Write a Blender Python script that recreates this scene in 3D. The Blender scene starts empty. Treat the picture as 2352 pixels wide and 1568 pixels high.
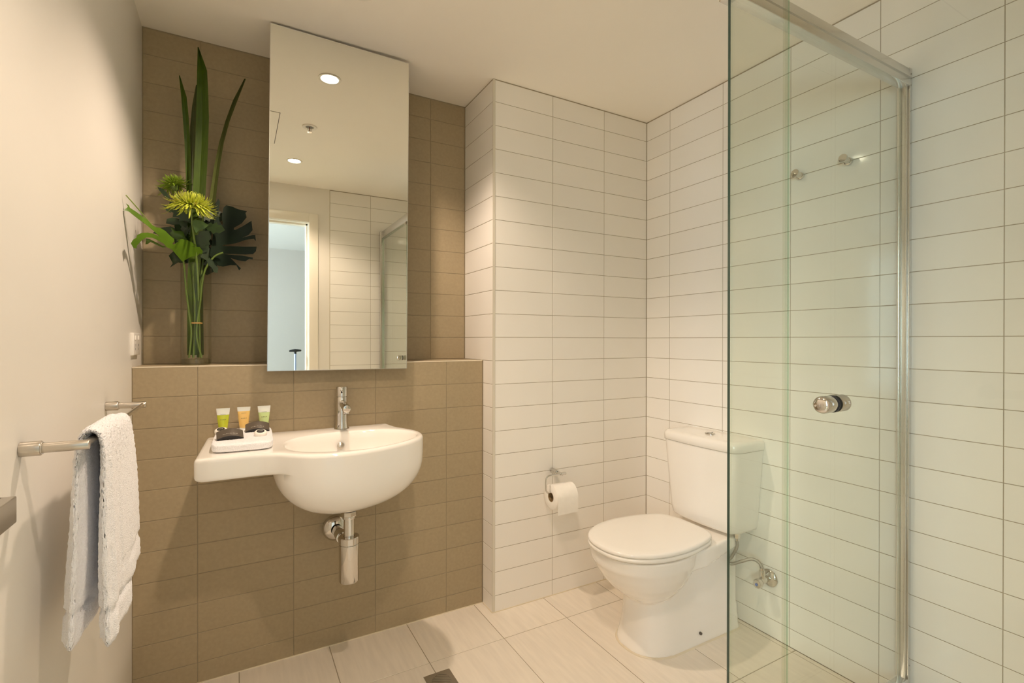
import bpy, bmesh, math, random
from mathutils import Vector, Matrix
random.seed(7)
PI = math.pi
scene = bpy.context.scene
COL = scene.collection

# ------------------------------------------------------------------ camera
CAM_H = 1.17967
cam_d = bpy.data.cameras.new('camera')
cam_d.sensor_width = 36.0
cam_d.lens = 1134.18953 / 2352 * 36.0
cam_d.clip_start = 0.01
cam = bpy.data.objects.new('camera', cam_d)
COL.objects.link(cam)
th, pit, rol = .5078, -.00227, .00117
F = Vector((math.sin(th)*math.cos(pit), math.cos(th)*math.cos(pit), math.sin(pit)))
R0 = Vector((math.cos(th), -math.sin(th), 0)); U0 = R0.cross(F)
Rv = R0*math.cos(rol) + U0*math.sin(rol); Uv = U0*math.cos(rol) - R0*math.sin(rol)
M = Matrix((Rv, Uv, -F)).transposed().to_4x4(); M.translation = (0, 0, CAM_H)
cam.matrix_world = M
scene.camera = cam

# ------------------------------------------------------------------ world, daylight, exposure
world = bpy.data.worlds.new('sky'); scene.world = world
world.use_nodes = True
bg = world.node_tree.nodes['Background']
bg.inputs['Color'].default_value = (.66, .83, 1.0, 1)
bg.inputs['Strength'].default_value = 19.0
LAMP_POWER = (34.0, 23.5)
LAMP_COLOR = (1.0, .79, .615)
vs = scene.view_settings
vs.view_transform = 'Standard'; vs.look = 'None'; vs.exposure = 0.83; vs.gamma = 1.0
vs.use_curve_mapping = False
try:
    scene.cycles.transparent_max_bounces = 24
    scene.cycles.max_bounces = 24
    scene.cycles.diffuse_bounces = 20
    scene.cycles.glossy_bounces = 6
    scene.cycles.caustics_reflective = False
    scene.cycles.caustics_refractive = False
    scene.cycles.sample_clamp_indirect = 6.0
except Exception:
    pass

# ------------------------------------------------------------------ measures of the room (metres, camera stands over the origin)
XL, XR = -.3003, 1.8606          # left and right wall faces
YP, YV, YN = 1.905, 2.0048, 2.207  # pillar face, ledge face, niche back
YR = -.028                        # rear wall face
XP = .966                         # pillar side face
ZC = 2.311                        # ceiling
ZROW = [0.0] + [.0708 + .102*k for k in range(22)] + [ZC - .004]
ZLEDGE = .0708 + .102*10          # 1.0908
YM = 1.946                        # mirror glass
XB, YA = 1.005, .760              # shower screens

# ------------------------------------------------------------------ materials
MATS = {}
def mat(name, col, rough=.5, metal=0.0, noise=0.0, nscale=20.0, bump=0.0, bscale=200.0, spec=.5, tile_var=0.0, stretch=None, sheen=0.0, coat=0.0, trans=0.0):
    if name in MATS: return MATS[name]
    m = bpy.data.materials.new(name); m.use_nodes = True
    nt = m.node_tree; b = nt.nodes['Principled BSDF']
    b.inputs['Base Color'].default_value = (*col, 1)
    b.inputs['Roughness'].default_value = rough
    b.inputs['Metallic'].default_value = metal
    b.inputs['Specular IOR Level'].default_value = spec
    if sheen: b.inputs['Sheen Weight'].default_value = sheen
    if coat: b.inputs['Coat Weight'].default_value = coat; b.inputs['Coat Roughness'].default_value = .05
    if trans: b.inputs['Subsurface Weight'].default_value = trans
    tc = nt.nodes.new('ShaderNodeTexCoord')
    src = tc.outputs['Object']
    if stretch or tile_var:
        mp = nt.nodes.new('ShaderNodeMapping'); nt.links.new(src, mp.inputs['Vector'])
        if stretch: mp.inputs['Scale'].default_value = stretch
        oi = nt.nodes.new('ShaderNodeObjectInfo')
        mul = nt.nodes.new('ShaderNodeVectorMath'); mul.operation = 'SCALE'
        cb = nt.nodes.new('ShaderNodeCombineXYZ')
        for i in range(3): nt.links.new(oi.outputs['Random'], cb.inputs[i])
        nt.links.new(cb.outputs[0], mul.inputs[0]); mul.inputs['Scale'].default_value = 37.0
        nt.links.new(mul.outputs[0], mp.inputs['Location'])
        src = mp.outputs[0]
    if noise or tile_var:
        n = nt.nodes.new('ShaderNodeTexNoise'); n.inputs['Scale'].default_value = nscale; n.inputs['Detail'].default_value = 5
        nt.links.new(src, n.inputs['Vector'])
        mr = nt.nodes.new('ShaderNodeMapRange'); mr.inputs['From Min'].default_value = .3; mr.inputs['From Max'].default_value = .7
        mr.inputs['To Min'].default_value = 1 - noise; mr.inputs['To Max'].default_value = 1 + noise
        nt.links.new(n.outputs['Fac'], mr.inputs['Value'])
        val = mr.outputs[0]
        if tile_var:
            oi2 = nt.nodes.new('ShaderNodeObjectInfo')
            mr2 = nt.nodes.new('ShaderNodeMapRange'); mr2.inputs['To Min'].default_value = 1 - tile_var; mr2.inputs['To Max'].default_value = 1 + tile_var
            nt.links.new(oi2.outputs['Random'], mr2.inputs['Value'])
            mm = nt.nodes.new('ShaderNodeMath'); mm.operation = 'MULTIPLY'
            nt.links.new(val, mm.inputs[0]); nt.links.new(mr2.outputs[0], mm.inputs[1]); val = mm.outputs[0]
        vm = nt.nodes.new('ShaderNodeVectorMath'); vm.operation = 'SCALE'
        vm.inputs[0].default_value = col; nt.links.new(val, vm.inputs['Scale'])
        nt.links.new(vm.outputs[0], b.inputs['Base Color'])
    if bump:
        n2 = nt.nodes.new('ShaderNodeTexNoise'); n2.inputs['Scale'].default_value = bscale; n2.inputs['Detail'].default_value = 3
        nt.links.new(src, n2.inputs['Vector'])
        bp = nt.nodes.new('ShaderNodeBump'); bp.inputs['Strength'].default_value = bump; bp.inputs['Distance'].default_value = .002
        nt.links.new(n2.outputs['Fac'], bp.inputs['Height']); nt.links.new(bp.outputs[0], b.inputs['Normal'])
    MATS[name] = m
    return m

def glass_mat(name, tint, ior=1.45, rough=0.0):
    """thin clear sheet: tinted see-through plus surface reflection"""
    m = bpy.data.materials.new(name); m.use_nodes = True
    nt = m.node_tree; nt.nodes.clear()
    out = nt.nodes.new('ShaderNodeOutputMaterial'); mx = nt.nodes.new('ShaderNodeMixShader')
    tr = nt.nodes.new('ShaderNodeBsdfTransparent'); tr.inputs['Color'].default_value = (*tint, 1)
    gl = nt.nodes.new('ShaderNodeBsdfGlossy'); gl.inputs['Roughness'].default_value = rough
    fr = nt.nodes.new('ShaderNodeFresnel')
    ge = nt.nodes.new('ShaderNodeNewGeometry'); mi = nt.nodes.new('ShaderNodeMix')   # same reflection on both sides of the sheet
    mi.inputs['A'].default_value = ior; mi.inputs['B'].default_value = 1/ior
    nt.links.new(ge.outputs['Backfacing'], mi.inputs['Factor']); nt.links.new(mi.outputs['Result'], fr.inputs['IOR'])
    nt.links.new(fr.outputs[0], mx.inputs[0]); nt.links.new(tr.outputs[0], mx.inputs[1]); nt.links.new(gl.outputs[0], mx.inputs[2])
    nt.links.new(mx.outputs[0], out.inputs['Surface'])
    MATS[name] = m
    return m

def emit_mat(name, col, strength):
    m = bpy.data.materials.new(name); m.use_nodes = True
    nt = m.node_tree; nt.nodes.clear()
    out = nt.nodes.new('ShaderNodeOutputMaterial'); e = nt.nodes.new('ShaderNodeEmission')
    e.inputs['Color'].default_value = (*col, 1); e.inputs['Strength'].default_value = strength
    nt.links.new(e.outputs[0], out.inputs['Surface'])
    MATS[name] = m
    return m

WHITE_TILE = mat('white glazed tile', (.87, .855, .82), .075, noise=.012, nscale=3, tile_var=.015, bump=.015, bscale=14)
SATIN_TILE = mat('cream satin tile', (.86, .835, .79), .32, noise=.012, nscale=3, tile_var=.012, bump=.01, bscale=60)
TAUPE_TILE = mat('taupe matt tile', (.372, .300, .192), .42, noise=.05, nscale=90, tile_var=.02, bump=.05, bscale=350, spec=.3)
FLOOR_TILE = mat('cream stone floor tile', (.78, .715, .625), .30, noise=.05, nscale=7, tile_var=.02, stretch=(9, 1.0, 1), bump=.02, bscale=60)
GROUT = mat('grey beige grout', (.36, .31, .23), .8)
GROUT_D = mat('taupe grout', (.30, .25, .17), .8)
SILICONE = mat('cream sealant', (.72, .64, .50), .5)
PAINT = mat('cream wall paint', (.79, .765, .715), .38, noise=.015, nscale=2.5, bump=.02, bscale=25)
CEIL = mat('ceiling paint', (.95, .91, .845), .6, noise=.01, nscale=2)
TRIM_GREY = mat('grey beige corner trim', (.66, .62, .53), .5)
CERAMIC = mat('white glazed ceramic', (.90, .875, .835), .07, coat=.3)
PLASTIC = mat('white seat plastic', (.88, .86, .82), .16)
CHROME = mat('polished chrome', (.66, .64, .60), .05, metal=1)
STEEL = mat('brushed steel', (.62, .57, .50), .28, metal=1)
ALU = mat('bright aluminium', (.72, .71, .69), .22, metal=1)
BLACK = mat('black rubber', (.015, .015, .015), .5)
DARK_STEEL = mat('dark satin steel', (.42, .39, .34), .36, metal=.85)
TERRY = mat('white terry cloth', (.88, .88, .91), .95, noise=.05, nscale=300, bump=.9, bscale=420, sheen=.3)
TERRY_BAND = mat('white towel band', (.86, .84, .83), .8, bump=.25, bscale=600)
PAPER = mat('toilet paper', (.90, .87, .82), .9, noise=.02, nscale=40, bump=.15, bscale=120)
CARD = mat('cardboard tube', (.30, .20, .09), .8)
MIRROR = mat('mirror silver', (.90, .90, .835), .0, metal=1)
GLASS = glass_mat('pale green shower glass', (.966, .985, .964))
SEAM_EDGE = glass_mat('pale green glass edge', (.62, .80, .67))
SEAM_CLEAR = glass_mat('clear glass edge', (.90, .95, .90))
GLASS_EDGE = mat('dark green glass edge', (.030, .055, .038), .12, spec=.7)
CLEAR = glass_mat('clear glass', (.97, .975, .95), 1.3)
CLEAR_THICK = glass_mat('thick clear glass', (.80, .80, .72), 1.5)
SEAL = glass_mat('clear plastic seal', (.95, .96, .93), 1.4, .1)

# ------------------------------------------------------------------ building helpers
WL = {}   # world position of each object's origin
def link(name, me, mats, parent=None, origin=(0, 0, 0)):
    o = bpy.data.objects.new(name, me); COL.objects.link(o)
    for m in (mats if isinstance(mats, (list, tuple)) else [mats]): me.materials.append(m)
    origin = Vector(origin); WL[o] = origin
    if parent is not None:
        o.parent = parent; o.location = origin - WL[parent]
    else:
        o.location = origin
    return o

def obj(name, geo, m, parent=None, origin=None, smooth=True, auto=40):
    """one mesh object out of (verts, faces[, face material indices]) given in world coordinates"""
    v, f = geo[0], geo[1]
    if origin is None:
        if parent is not None: origin = WL[parent]
        else:
            xs = [p[0] for p in v]; ys = [p[1] for p in v]; zs = [p[2] for p in v]
            origin = ((min(xs)+max(xs))/2, (min(ys)+max(ys))/2, min(zs))
    o_ = Vector(origin)
    me = bpy.data.meshes.new(name)
    me.from_pydata([Vector(p) - o_ for p in v], [], f); me.update()
    bm = bmesh.new(); bm.from_mesh(me); bmesh.ops.recalc_face_normals(bm, faces=bm.faces); bm.to_mesh(me); bm.free()
    if len(geo) > 2:
        for p, i in zip(me.polygons, geo[2]): p.material_index = i
    if smooth:
        me.polygons.foreach_set('use_smooth', [True]*len(me.polygons))
        try: me.set_sharp_from_angle(angle=math.radians(auto))
        except Exception: pass
    return link(name, me, m, parent, origin)

def thing(name, loc, label=None, cat=None, group=None):
    o = bpy.data.objects.new(name, None); COL.objects.link(o)
    o.location = loc; o.empty_display_size = .05; WL[o] = Vector(loc)
    tag(o, label, cat, group); return o
def tag(o, label=None, cat=None, group=None, kind=None):
    if label: o['label'] = label
    if cat: o['category'] = cat
    if group: o['group'] = group
    if kind: o['kind'] = kind
    return o
def struct(o, label, cat): return tag(o, label, cat, kind='structure')

def join(*gs):
    v, f, mi = [], [], []
    for g in gs:
        n = len(v); v += list(g[0]); f += [tuple(i+n for i in q) for q in g[1]]
        mi += list(g[2]) if len(g) > 2 else [0]*len(g[1])
    return v, f, mi
def setmi(g, i): return g[0], g[1], [i]*len(g[1])
def xf(g, mtx): return [tuple(mtx @ Vector(p)) for p in g[0]], g[1], (g[2] if len(g) > 2 else [0]*len(g[1]))

def box(x0, x1, y0, y1, z0, z1, b=0.0):
    if b <= 0:
        v = [(x, y, z) for z in (z0, z1) for y in (y0, y1) for x in (x0, x1)]
        return v, [(0, 2, 3, 1), (4, 5, 7, 6), (0, 1, 5, 4), (2, 6, 7, 3), (0, 4, 6, 2), (1, 3, 7, 5)]
    bm = bmesh.new()
    vs_ = [bm.verts.new((x, y, z)) for z in (z0, z1) for y in (y0, y1) for x in (x0, x1)]
    for q in [(0, 2, 3, 1), (4, 5, 7, 6), (0, 1, 5, 4), (2, 6, 7, 3), (0, 4, 6, 2), (1, 3, 7, 5)]: bm.faces.new([vs_[i] for i in q])
    bmesh.ops.bevel(bm, geom=list(bm.edges), offset=b, segments=3, profile=.5, affect='EDGES')
    return from_bm(bm)
def from_bm(bm):
    bm.verts.index_update()
    g = [tuple(v.co) for v in bm.verts], [tuple(v.index for v in f.verts) for f in bm.faces]
    bm.free(); return g

def rings(rs, cap0=True, cap1=True, closed=False):
    """skin through a list of equally long point rings"""
    n = len(rs[0]); v = [p for r in rs for p in r]; f = []
    m = len(rs)
    for k in range(m if closed else m-1):
        a, b = k*n, ((k+1) % m)*n
        for i in range(n):
            j = (i+1) % n; f.append((a+i, a+j, b+j, b+i))
    if not closed:
        if cap0: f.append(tuple(range(n-1, -1, -1)))
        if cap1: f.append(tuple(range((m-1)*n, m*n)))
    return v, f

def axis_frame(d):
    d = Vector(d).normalized()
    up = Vector((0, 0, 1)) if abs(d.z) < .9 else Vector((0, 1, 0))
    a = up.cross(d).normalized(); return a, d.cross(a), d
def lathe(prof, base=(0, 0, 0), axis=(0, 0, 1), seg=32, cap=True):
    """profile of (radius, height) along an axis"""
    a, b, d = axis_frame(axis); base = Vector(base); rs = []
    for r, h in prof:
        r = max(r, 1e-5)
        rs.append([tuple(base + d*h + a*(r*math.cos(2*PI*i/seg)) + b*(r*math.sin(2*PI*i/seg))) for i in range(seg)])
    return rings(rs, cap, cap)
def cyl(p0, p1, r, seg=24, b=0.0):
    p0, p1 = Vector(p0), Vector(p1); L = (p1-p0).length
    b = min(b, L/3, r/2)
    prof = [(r, 0), (r, L)] if b <= 0 else [(r-b, 0), (r-b*.3, b*.3), (r, b), (r, L-b), (r-b*.3, L-b*.3), (r-b, L)]
    return lathe(prof, p0, p1-p0, seg)
def smooth_path(pts, n=8):
    P = [Vector(p) for p in pts]; out = []
    for i in range(len(P)-1):
        p0 = P[max(i-1, 0)]; p1 = P[i]; p2 = P[i+1]; p3 = P[min(i+2, len(P)-1)]
        for k in range(n):
            t = k/n
            out.append(.5*((2*p1) + (p2-p0)*t + (2*p0-5*p1+4*p2-p3)*t*t + (3*p1-p0-3*p2+p3)*t**3))
    out.append(P[-1]); return out
def tube(pts, r, seg=12, smooth_n=0, taper=None):
    P = smooth_path(pts, smooth_n) if smooth_n else [Vector(p) for p in pts]
    rs = []; a = None
    for i, p in enumerate(P):
        d = (P[min(i+1, len(P)-1)] - P[max(i-1, 0)]).normalized()
        if a is None: a = axis_frame(d)[0]
        a = (a - d*a.dot(d)).normalized(); b = d.cross(a)
        rr = r*(taper[0]+(taper[1]-taper[0])*i/(len(P)-1)) if taper else r
        rs.append([tuple(p + a*(rr*math.cos(2*PI*k/seg)) + b*(rr*math.sin(2*PI*k/seg))) for k in range(seg)])
    return rings(rs)
def sheet(outline, thick=.0008, nrm=None):
    """closed outline of points -> thin solid leaf"""
    P = [Vector(p) for p in outline]
    if nrm is None:
        nrm = Vector((0, 0, 0))
        for i in range(len(P)): nrm += P[i].cross(P[(i+1) % len(P)])
        nrm.normalize()
    bm = bmesh.new(); vs_ = [bm.verts.new(p) for p in P]
    es = [bm.edges.new((vs_[i], vs_[(i+1) % len(vs_)])) for i in range(len(vs_))]
    bmesh.ops.triangle_fill(bm, use_beauty=True, edges=es, use_dissolve=False)
    bm.verts.index_update(); n = len(vs_)
    F0 = [tuple(v.index for v in f.verts) for f in bm.faces]; bm.free()
    v = [tuple(p) for p in P] + [tuple(p + nrm*thick) for p in P]
    f = F0 + [tuple(i+n for i in reversed(q)) for q in F0] + [(i, (i+1) % n, (i+1) % n+n, i+n) for i in range(n)]
    return v, f

# ------------------------------------------------------------------ tiles: every tile is an object; alike tiles share a mesh
TILE_MESH = {}
def tile_mesh(w, h, m, t=.008, b=.0009):
    k = (round(w, 4), round(h, 4), m.name)
    if k in TILE_MESH: return TILE_MESH[k]
    w2, h2 = w/2, h/2
    v = [(-w2, t, -h2), (w2, t, -h2), (w2, t, h2), (-w2, t, h2),
         (-w2, b, -h2), (w2, b, -h2), (w2, b, h2), (-w2, b, h2),
         (-w2+b, 0, -h2+b), (w2-b, 0, -h2+b), (w2-b, 0, h2-b), (-w2+b, 0, h2-b)]
    f = [(8, 9, 10, 11)]
    for i in range(4):
        j = (i+1) % 4
        f += [(4+i, 4+j, 8+j, 8+i), (i, j, 4+j, 4+i)]
    me = bpy.data.meshes.new('tile'); me.from_pydata(v, [], f); me.update(); me.materials.append(m)
    TILE_MESH[k] = me
    return me
def tile_obj(name, parent, w, h, m, loc, rot):
    o = bpy.data.objects.new(name, tile_mesh(w, h, m)); COL.objects.link(o)
    o.parent = parent; o.location = Vector(loc) - WL[parent]; o.rotation_euler = rot
def tile_wall(parent, facing, plane, us, zs, m, gap=.002, skip=None, name='tile'):
    """facing: '-y','+y','-x','+z'; us, zs: joint lines along the wall / upward (or along y for floors)"""
    for i in range(len(us)-1):
        for j in range(len(zs)-1):
            u0, u1, z0, z1 = us[i]+gap/2, us[i+1]-gap/2, zs[j]+gap/2, zs[j+1]-gap/2
            if u1-u0 < .006 or z1-z0 < .006: continue
            if skip and skip(u0, u1, z0, z1): continue
            w, h, u, z = u1-u0, z1-z0, (u0+u1)/2, (z0+z1)/2
            if facing == '-y': tile_obj(name, parent, w, h, m, (u, plane, z), (0, 0, 0))
            elif facing == '+y': tile_obj(name, parent, w, h, m, (u, plane, z), (0, 0, PI))
            elif facing == '-x': tile_obj(name, parent, w, h, m, (plane, u, z), (0, 0, -PI/2))
            elif facing == '+z': tile_obj(name, parent, w, h, m, (u, z, plane), (-PI/2, 0, 0))

# ================================================================== THE SETTING
def backing(name, g, m, label, cat='wall'):
    return struct(obj(name, g, m, origin=(0, 0, 0), smooth=False), label, cat)
E = .0012   # joint depth
# floor
XF = [XL, .006, .310, .6155, .9235, 1.2265, 1.5325, 1.838, XR]
YF = [-.148, .5115, 1.1165, 1.7215, YV]
DR = (.5706, .6650, 1.5640, 1.6585)      # floor drain opening
floor = backing('floor', box(XL-.1, XR+.1, -.15, YN+.1, -.06, -E), GROUT, 'cream stone tiled bathroom floor', 'floor')
def on_drain(x0, x1, y0, y1): return x0 < DR[1] and x1 > DR[0] and y0 < DR[3] and y1 > DR[2]
tile_wall(floor, '+z', 0, XF, YF, FLOOR_TILE, .003, on_drain, 'floor_tile')
# the two tiles cut around the drain
g_ = .0015
x0, x1, xm, y0, y1 = .310+g_, .9235-g_, .6155, 1.1165+g_, 1.7215-g_
def cut_tile(px0, px1, inner):
    ys = [(y0, DR[2]-g_), (DR[3]+g_, y1)]
    parts = [box(px0, px1, ys[0][0], ys[0][1], -.008, 0), box(px0, px1, ys[1][0], ys[1][1], -.008, 0)]
    if inner == 'r': parts.append(box(px0, DR[0]-g_, DR[2]-g_, DR[3]+g_, -.008, 0))
    else: parts.append(box(DR[1]+g_, px1, DR[2]-g_, DR[3]+g_, -.008, 0))
    obj('floor_tile', join(*parts), FLOOR_TILE, floor, smooth=False)
cut_tile(x0, xm-g_, 'r'); cut_tile(xm+g_, x1, 'l')

# ceiling
ceiling = backing('ceiling', box(XL-.1, XR+.1, -.15, YN+.1, ZC, ZC+.08), CEIL, 'cream painted plaster ceiling', 'ceiling')
# walls
wall_left = backing('wall_left', box(XL-.1, XL, -.15, YN+.1, 0, ZC), PAINT, 'cream painted smooth left wall')
wall_right = backing('wall_right', box(XR+E, XR+.1, YR-.1, YP+.3, 0, ZC), GROUT, 'white stack bonded tile wall behind toilet and shower')
YRW = [YR, .2309, .5343, .8376, 1.1410, 1.4444, 1.7478, YP]
tile_wall(wall_right, '-x', XR, YRW, ZROW, WHITE_TILE)
wall_pillar = backing('wall_pillar', box(XP+E, XR+.05, YP+E, YN+.1, 0, ZC), GROUT, 'cream tiled wall corner beside the basin niche')
tile_wall(wall_pillar, '-y', YP, [.976, 1.2753, 1.5787, XR-.001], ZROW, SATIN_TILE)
zi = ZROW.index(min(ZROW, key=lambda z: abs(z-ZLEDGE)))
tile_wall(wall_pillar, '-x', XP, [YP+.002, YV-.002], ZROW[:zi+1], SATIN_TILE)
tile_wall(wall_pillar, '-x', XP, [YP+.002, YN-.001], ZROW[zi:], SATIN_TILE)
trim1 = obj('trim_1', box(XP-.0012, .9764, YP-.0010, YP+.0026, 0, ZC-.003), TRIM_GREY, origin=(XP, YP, 0), smooth=False)
struct(trim1, 'grey beige metal trim on the tiled wall corner', 'trim')
wall_niche = backing('wall_niche', box(XL-.05, XP+.05, YN+E, YN+.1, ZLEDGE-.1, ZC), GROUT_D, 'dark taupe tiled niche wall behind the mirror')
XN = [XL+.002, -.1206, .1830, .4870, .7910, XP-.002]
tile_wall(wall_niche, '-y', YN, XN, ZROW[zi:], TAUPE_TILE)
wall_ledge = backing('wall_ledge', box(XL-.05, XP+.05, YV+E, YN+.05, 0, ZLEDGE-E-.001), GROUT_D, 'taupe tiled half height wall carrying the basin')
XV = [XL+.001, -.1192, .1842, .4876, .7909, XP-.002]
tile_wall(wall_ledge, '-y', YV, XV, ZROW[:zi] + [ZLEDGE-.001], TAUPE_TILE)
tile_wall(wall_ledge, '+z', ZLEDGE, XV, [YV+.009, YN-.002], TAUPE_TILE)
obj('edge_strip', box(XL+.001, XP-.002, YV-.0006, YV+.008, ZLEDGE-.0035, ZLEDGE+.0008, .0008), SILICONE, wall_ledge)
obj('sealant_bead', join(box(XL, XP, YV-.003, YV+.002, 0, .003), box(XP-.003, XP+.002, YP-.002, YV, 0, .003), box(XP, XR, YP-.003, YP+.002, 0, .003)), SILICONE, wall_ledge, smooth=False)
# rear wall with the doorway
XD0, XD1, ZD = -.262, .4585, 2.045          # clear opening
XT = .608                                    # tiles begin
gw = join(box(XL-.1, XD0-.03, YR-.12, YR, 0, ZC), box(XD1+.03, XT, YR-.12, YR, 0, ZC), box(XD0-.03, XD1+.03, YR-.12, YR, ZD+.03, ZC))
wall_rear = backing('wall_rear', join(gw, box(XT, XR+.05, YR-.12, YR-E, 0, ZC)), PAINT, 'rear wall with doorway, painted and part tiled')
wall_rear.data.materials.append(GROUT)
for k, p in enumerate(wall_rear.data.polygons): p.material_index = 1 if k >= 18 else 0
tile_wall(wall_rear, '+y', YR, [XT+.003, .9134, 1.2168, 1.5202, XR], ZROW, WHITE_TILE)
obj('edge_strip', box(XT-.002, XT+.003, YR-.004, YR+.0012, 0, ZC-.003), TRIM_GREY, wall_rear, smooth=False)
DOORPAINT = mat('cream gloss paint', (.85, .81, .72), .25)
fr = thing('trim_2', (XD1, YR, 0)); struct(fr, 'cream painted timber frame around the doorway', 'trim')
# architrave and lining, one mesh per board
obj('architrave', box(XD1+.004, XD1+.0675, YR, YR+.014, 0, ZD+.0675, .002), DOORPAINT, fr)
obj('architrave', box(XD0-.036, XD1+.004, YR, YR+.014, ZD+.004, ZD+.0675, .002), DOORPAINT, fr)
obj('lining', box(XD1, XD1+.03, YR-.14, YR+.002, 0, ZD+.03, .002), DOORPAINT, fr)
obj('lining', box(XD0-.03, XD0, YR-.14, YR+.002, 0, ZD+.03, .002), DOORPAINT, fr)
obj('lining', box(XD0, XD1, YR-.14, YR+.002, ZD, ZD+.03, .002), DOORPAINT, fr)
obj('door_stop', box(XD1-.012, XD1, YR-.10, YR-.045, 0, ZD, .001), DOORPAINT, fr)
obj('door_stop', box(XD0, XD1, YR-.10, YR-.045, ZD-.012, ZD, .001), DOORPAINT, fr)
obj('strike_plate', box(XD1-.0012, XD1+.001, YR-.030, YR-.006, .985, 1.055), DARK_STEEL, fr, smooth=False)
# open door leaf lying along the left wall
dr = thing('door_1', (-.270, .37, 0)); struct(dr, 'cream bathroom door swung open against the left wall', 'door')
obj('leaf', box(-.292, -.257, .000, .716, .008, ZD-.01, .002), DOORPAINT, dr)
hd = obj('handle', join(box(-.224, -.2005, .545, .700, .9895, 1.0175, .0015), box(-.258, -.210, .676, .700, .9895, 1.0175, .0015)), DARK_STEEL, dr, auto=25)
obj('rose', cyl((-.2575, .688, 1.0035), (-.2495, .688, 1.0035), .026, 32, .002), DARK_STEEL, hd)
# the bedroom beyond the doorway (seen in the mirror)
BWALL = mat('pale grey bedroom paint', (.47, .435, .40), .6, noise=.02, nscale=1.5)
BWHITE = mat('white bedroom ceiling', (.70, .70, .70), .7)
CARPET = mat('sand carpet', (.48, .40, .26), .95, noise=.1, nscale=60, bump=.5, bscale=300)
bx0, bx1, by0, by1, bz = -2.6, 2.2, -3.4, YR-.12, 2.40
struct(obj('floor_bedroom', box(bx0-.1, bx1+.1, by0-.1, by1, -.06, -.004), CARPET, smooth=False), 'sand carpet of the bedroom beyond the door', 'floor')
struct(obj('ceiling_bedroom', box(bx0-.1, bx1+.1, by0-.1, by1, bz, bz+.06), BWHITE, smooth=False), 'white bedroom ceiling seen in the mirror', 'ceiling')
struct(obj('wall_bedroom_far', box(bx0-.1, bx1+.1, by0-.1, by0, 0, bz), BWALL, smooth=False), 'pale grey bedroom wall seen in the mirror', 'wall')
struct(obj('wall_bedroom_side', box(bx1, bx1+.1, by0, by1, 0, bz), BWALL, smooth=False), 'pale grey bedroom side wall away from the window', 'wall')
struct(obj('wall_bedroom_door', join(box(bx0-.1, XL-.1, by1, by1+.1, 0, bz), box(XR+.05, bx1+.1, by1, by1+.1, 0, bz), box(XL-.1, XR+.05, by1, by1+.1, ZC+.08, bz+.06)), BWALL, smooth=False), 'bedroom side of the doorway wall', 'wall')
wy0, wy1, wz0, wz1 = -2.7, -.45, .60, 2.20
struct(obj('wall_bedroom_window', join(box(bx0-.1, bx0, by0, wy0, 0, bz), box(bx0-.1, bx0, wy1, by1, 0, bz), box(bx0-.1, bx0, wy0, wy1, 0, wz0), box(bx0-.1, bx0, wy0, wy1, wz1, bz)), BWALL, smooth=False), 'bedroom wall around the window', 'wall')
wn = thing('window_1', (bx0-.05, (wy0+wy1)/2, wz0)); struct(wn, 'bedroom window letting in daylight', 'window')
for (a, b, c, d) in ((wy0, wy1, wz0, wz0+.05), (wy0, wy1, wz1-.05, wz1), (wy0, wy0+.05, wz0+.05, wz1-.05), (wy1-.05, wy1, wz0+.05, wz1-.05), (-1.60, -1.55, wz0+.05, wz1-.05)):
    obj('window_frame', box(bx0-.075, bx0-.03, a, b, c, d), BWHITE, wn, smooth=False)
for a, b in ((wy0+.05, -1.60), (-1.55, wy1-.05)):
    obj('pane', box(bx0-.056, bx0-.052, a, b, wz0+.05, wz1-.05), CLEAR, wn, smooth=False)
pd = bpy.data.lights.new('window_portal', 'AREA'); pd.shape = 'RECTANGLE'; pd.size = wy1-wy0; pd.size_y = wz1-wz0
po = bpy.data.objects.new('window_portal', pd); COL.objects.link(po)
po.location = (bx0-.02, (wy0+wy1)/2, (wz0+wz1)/2); po.rotation_euler = (PI/2, 0, -PI/2)
pd.cycles.is_portal = True

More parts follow.
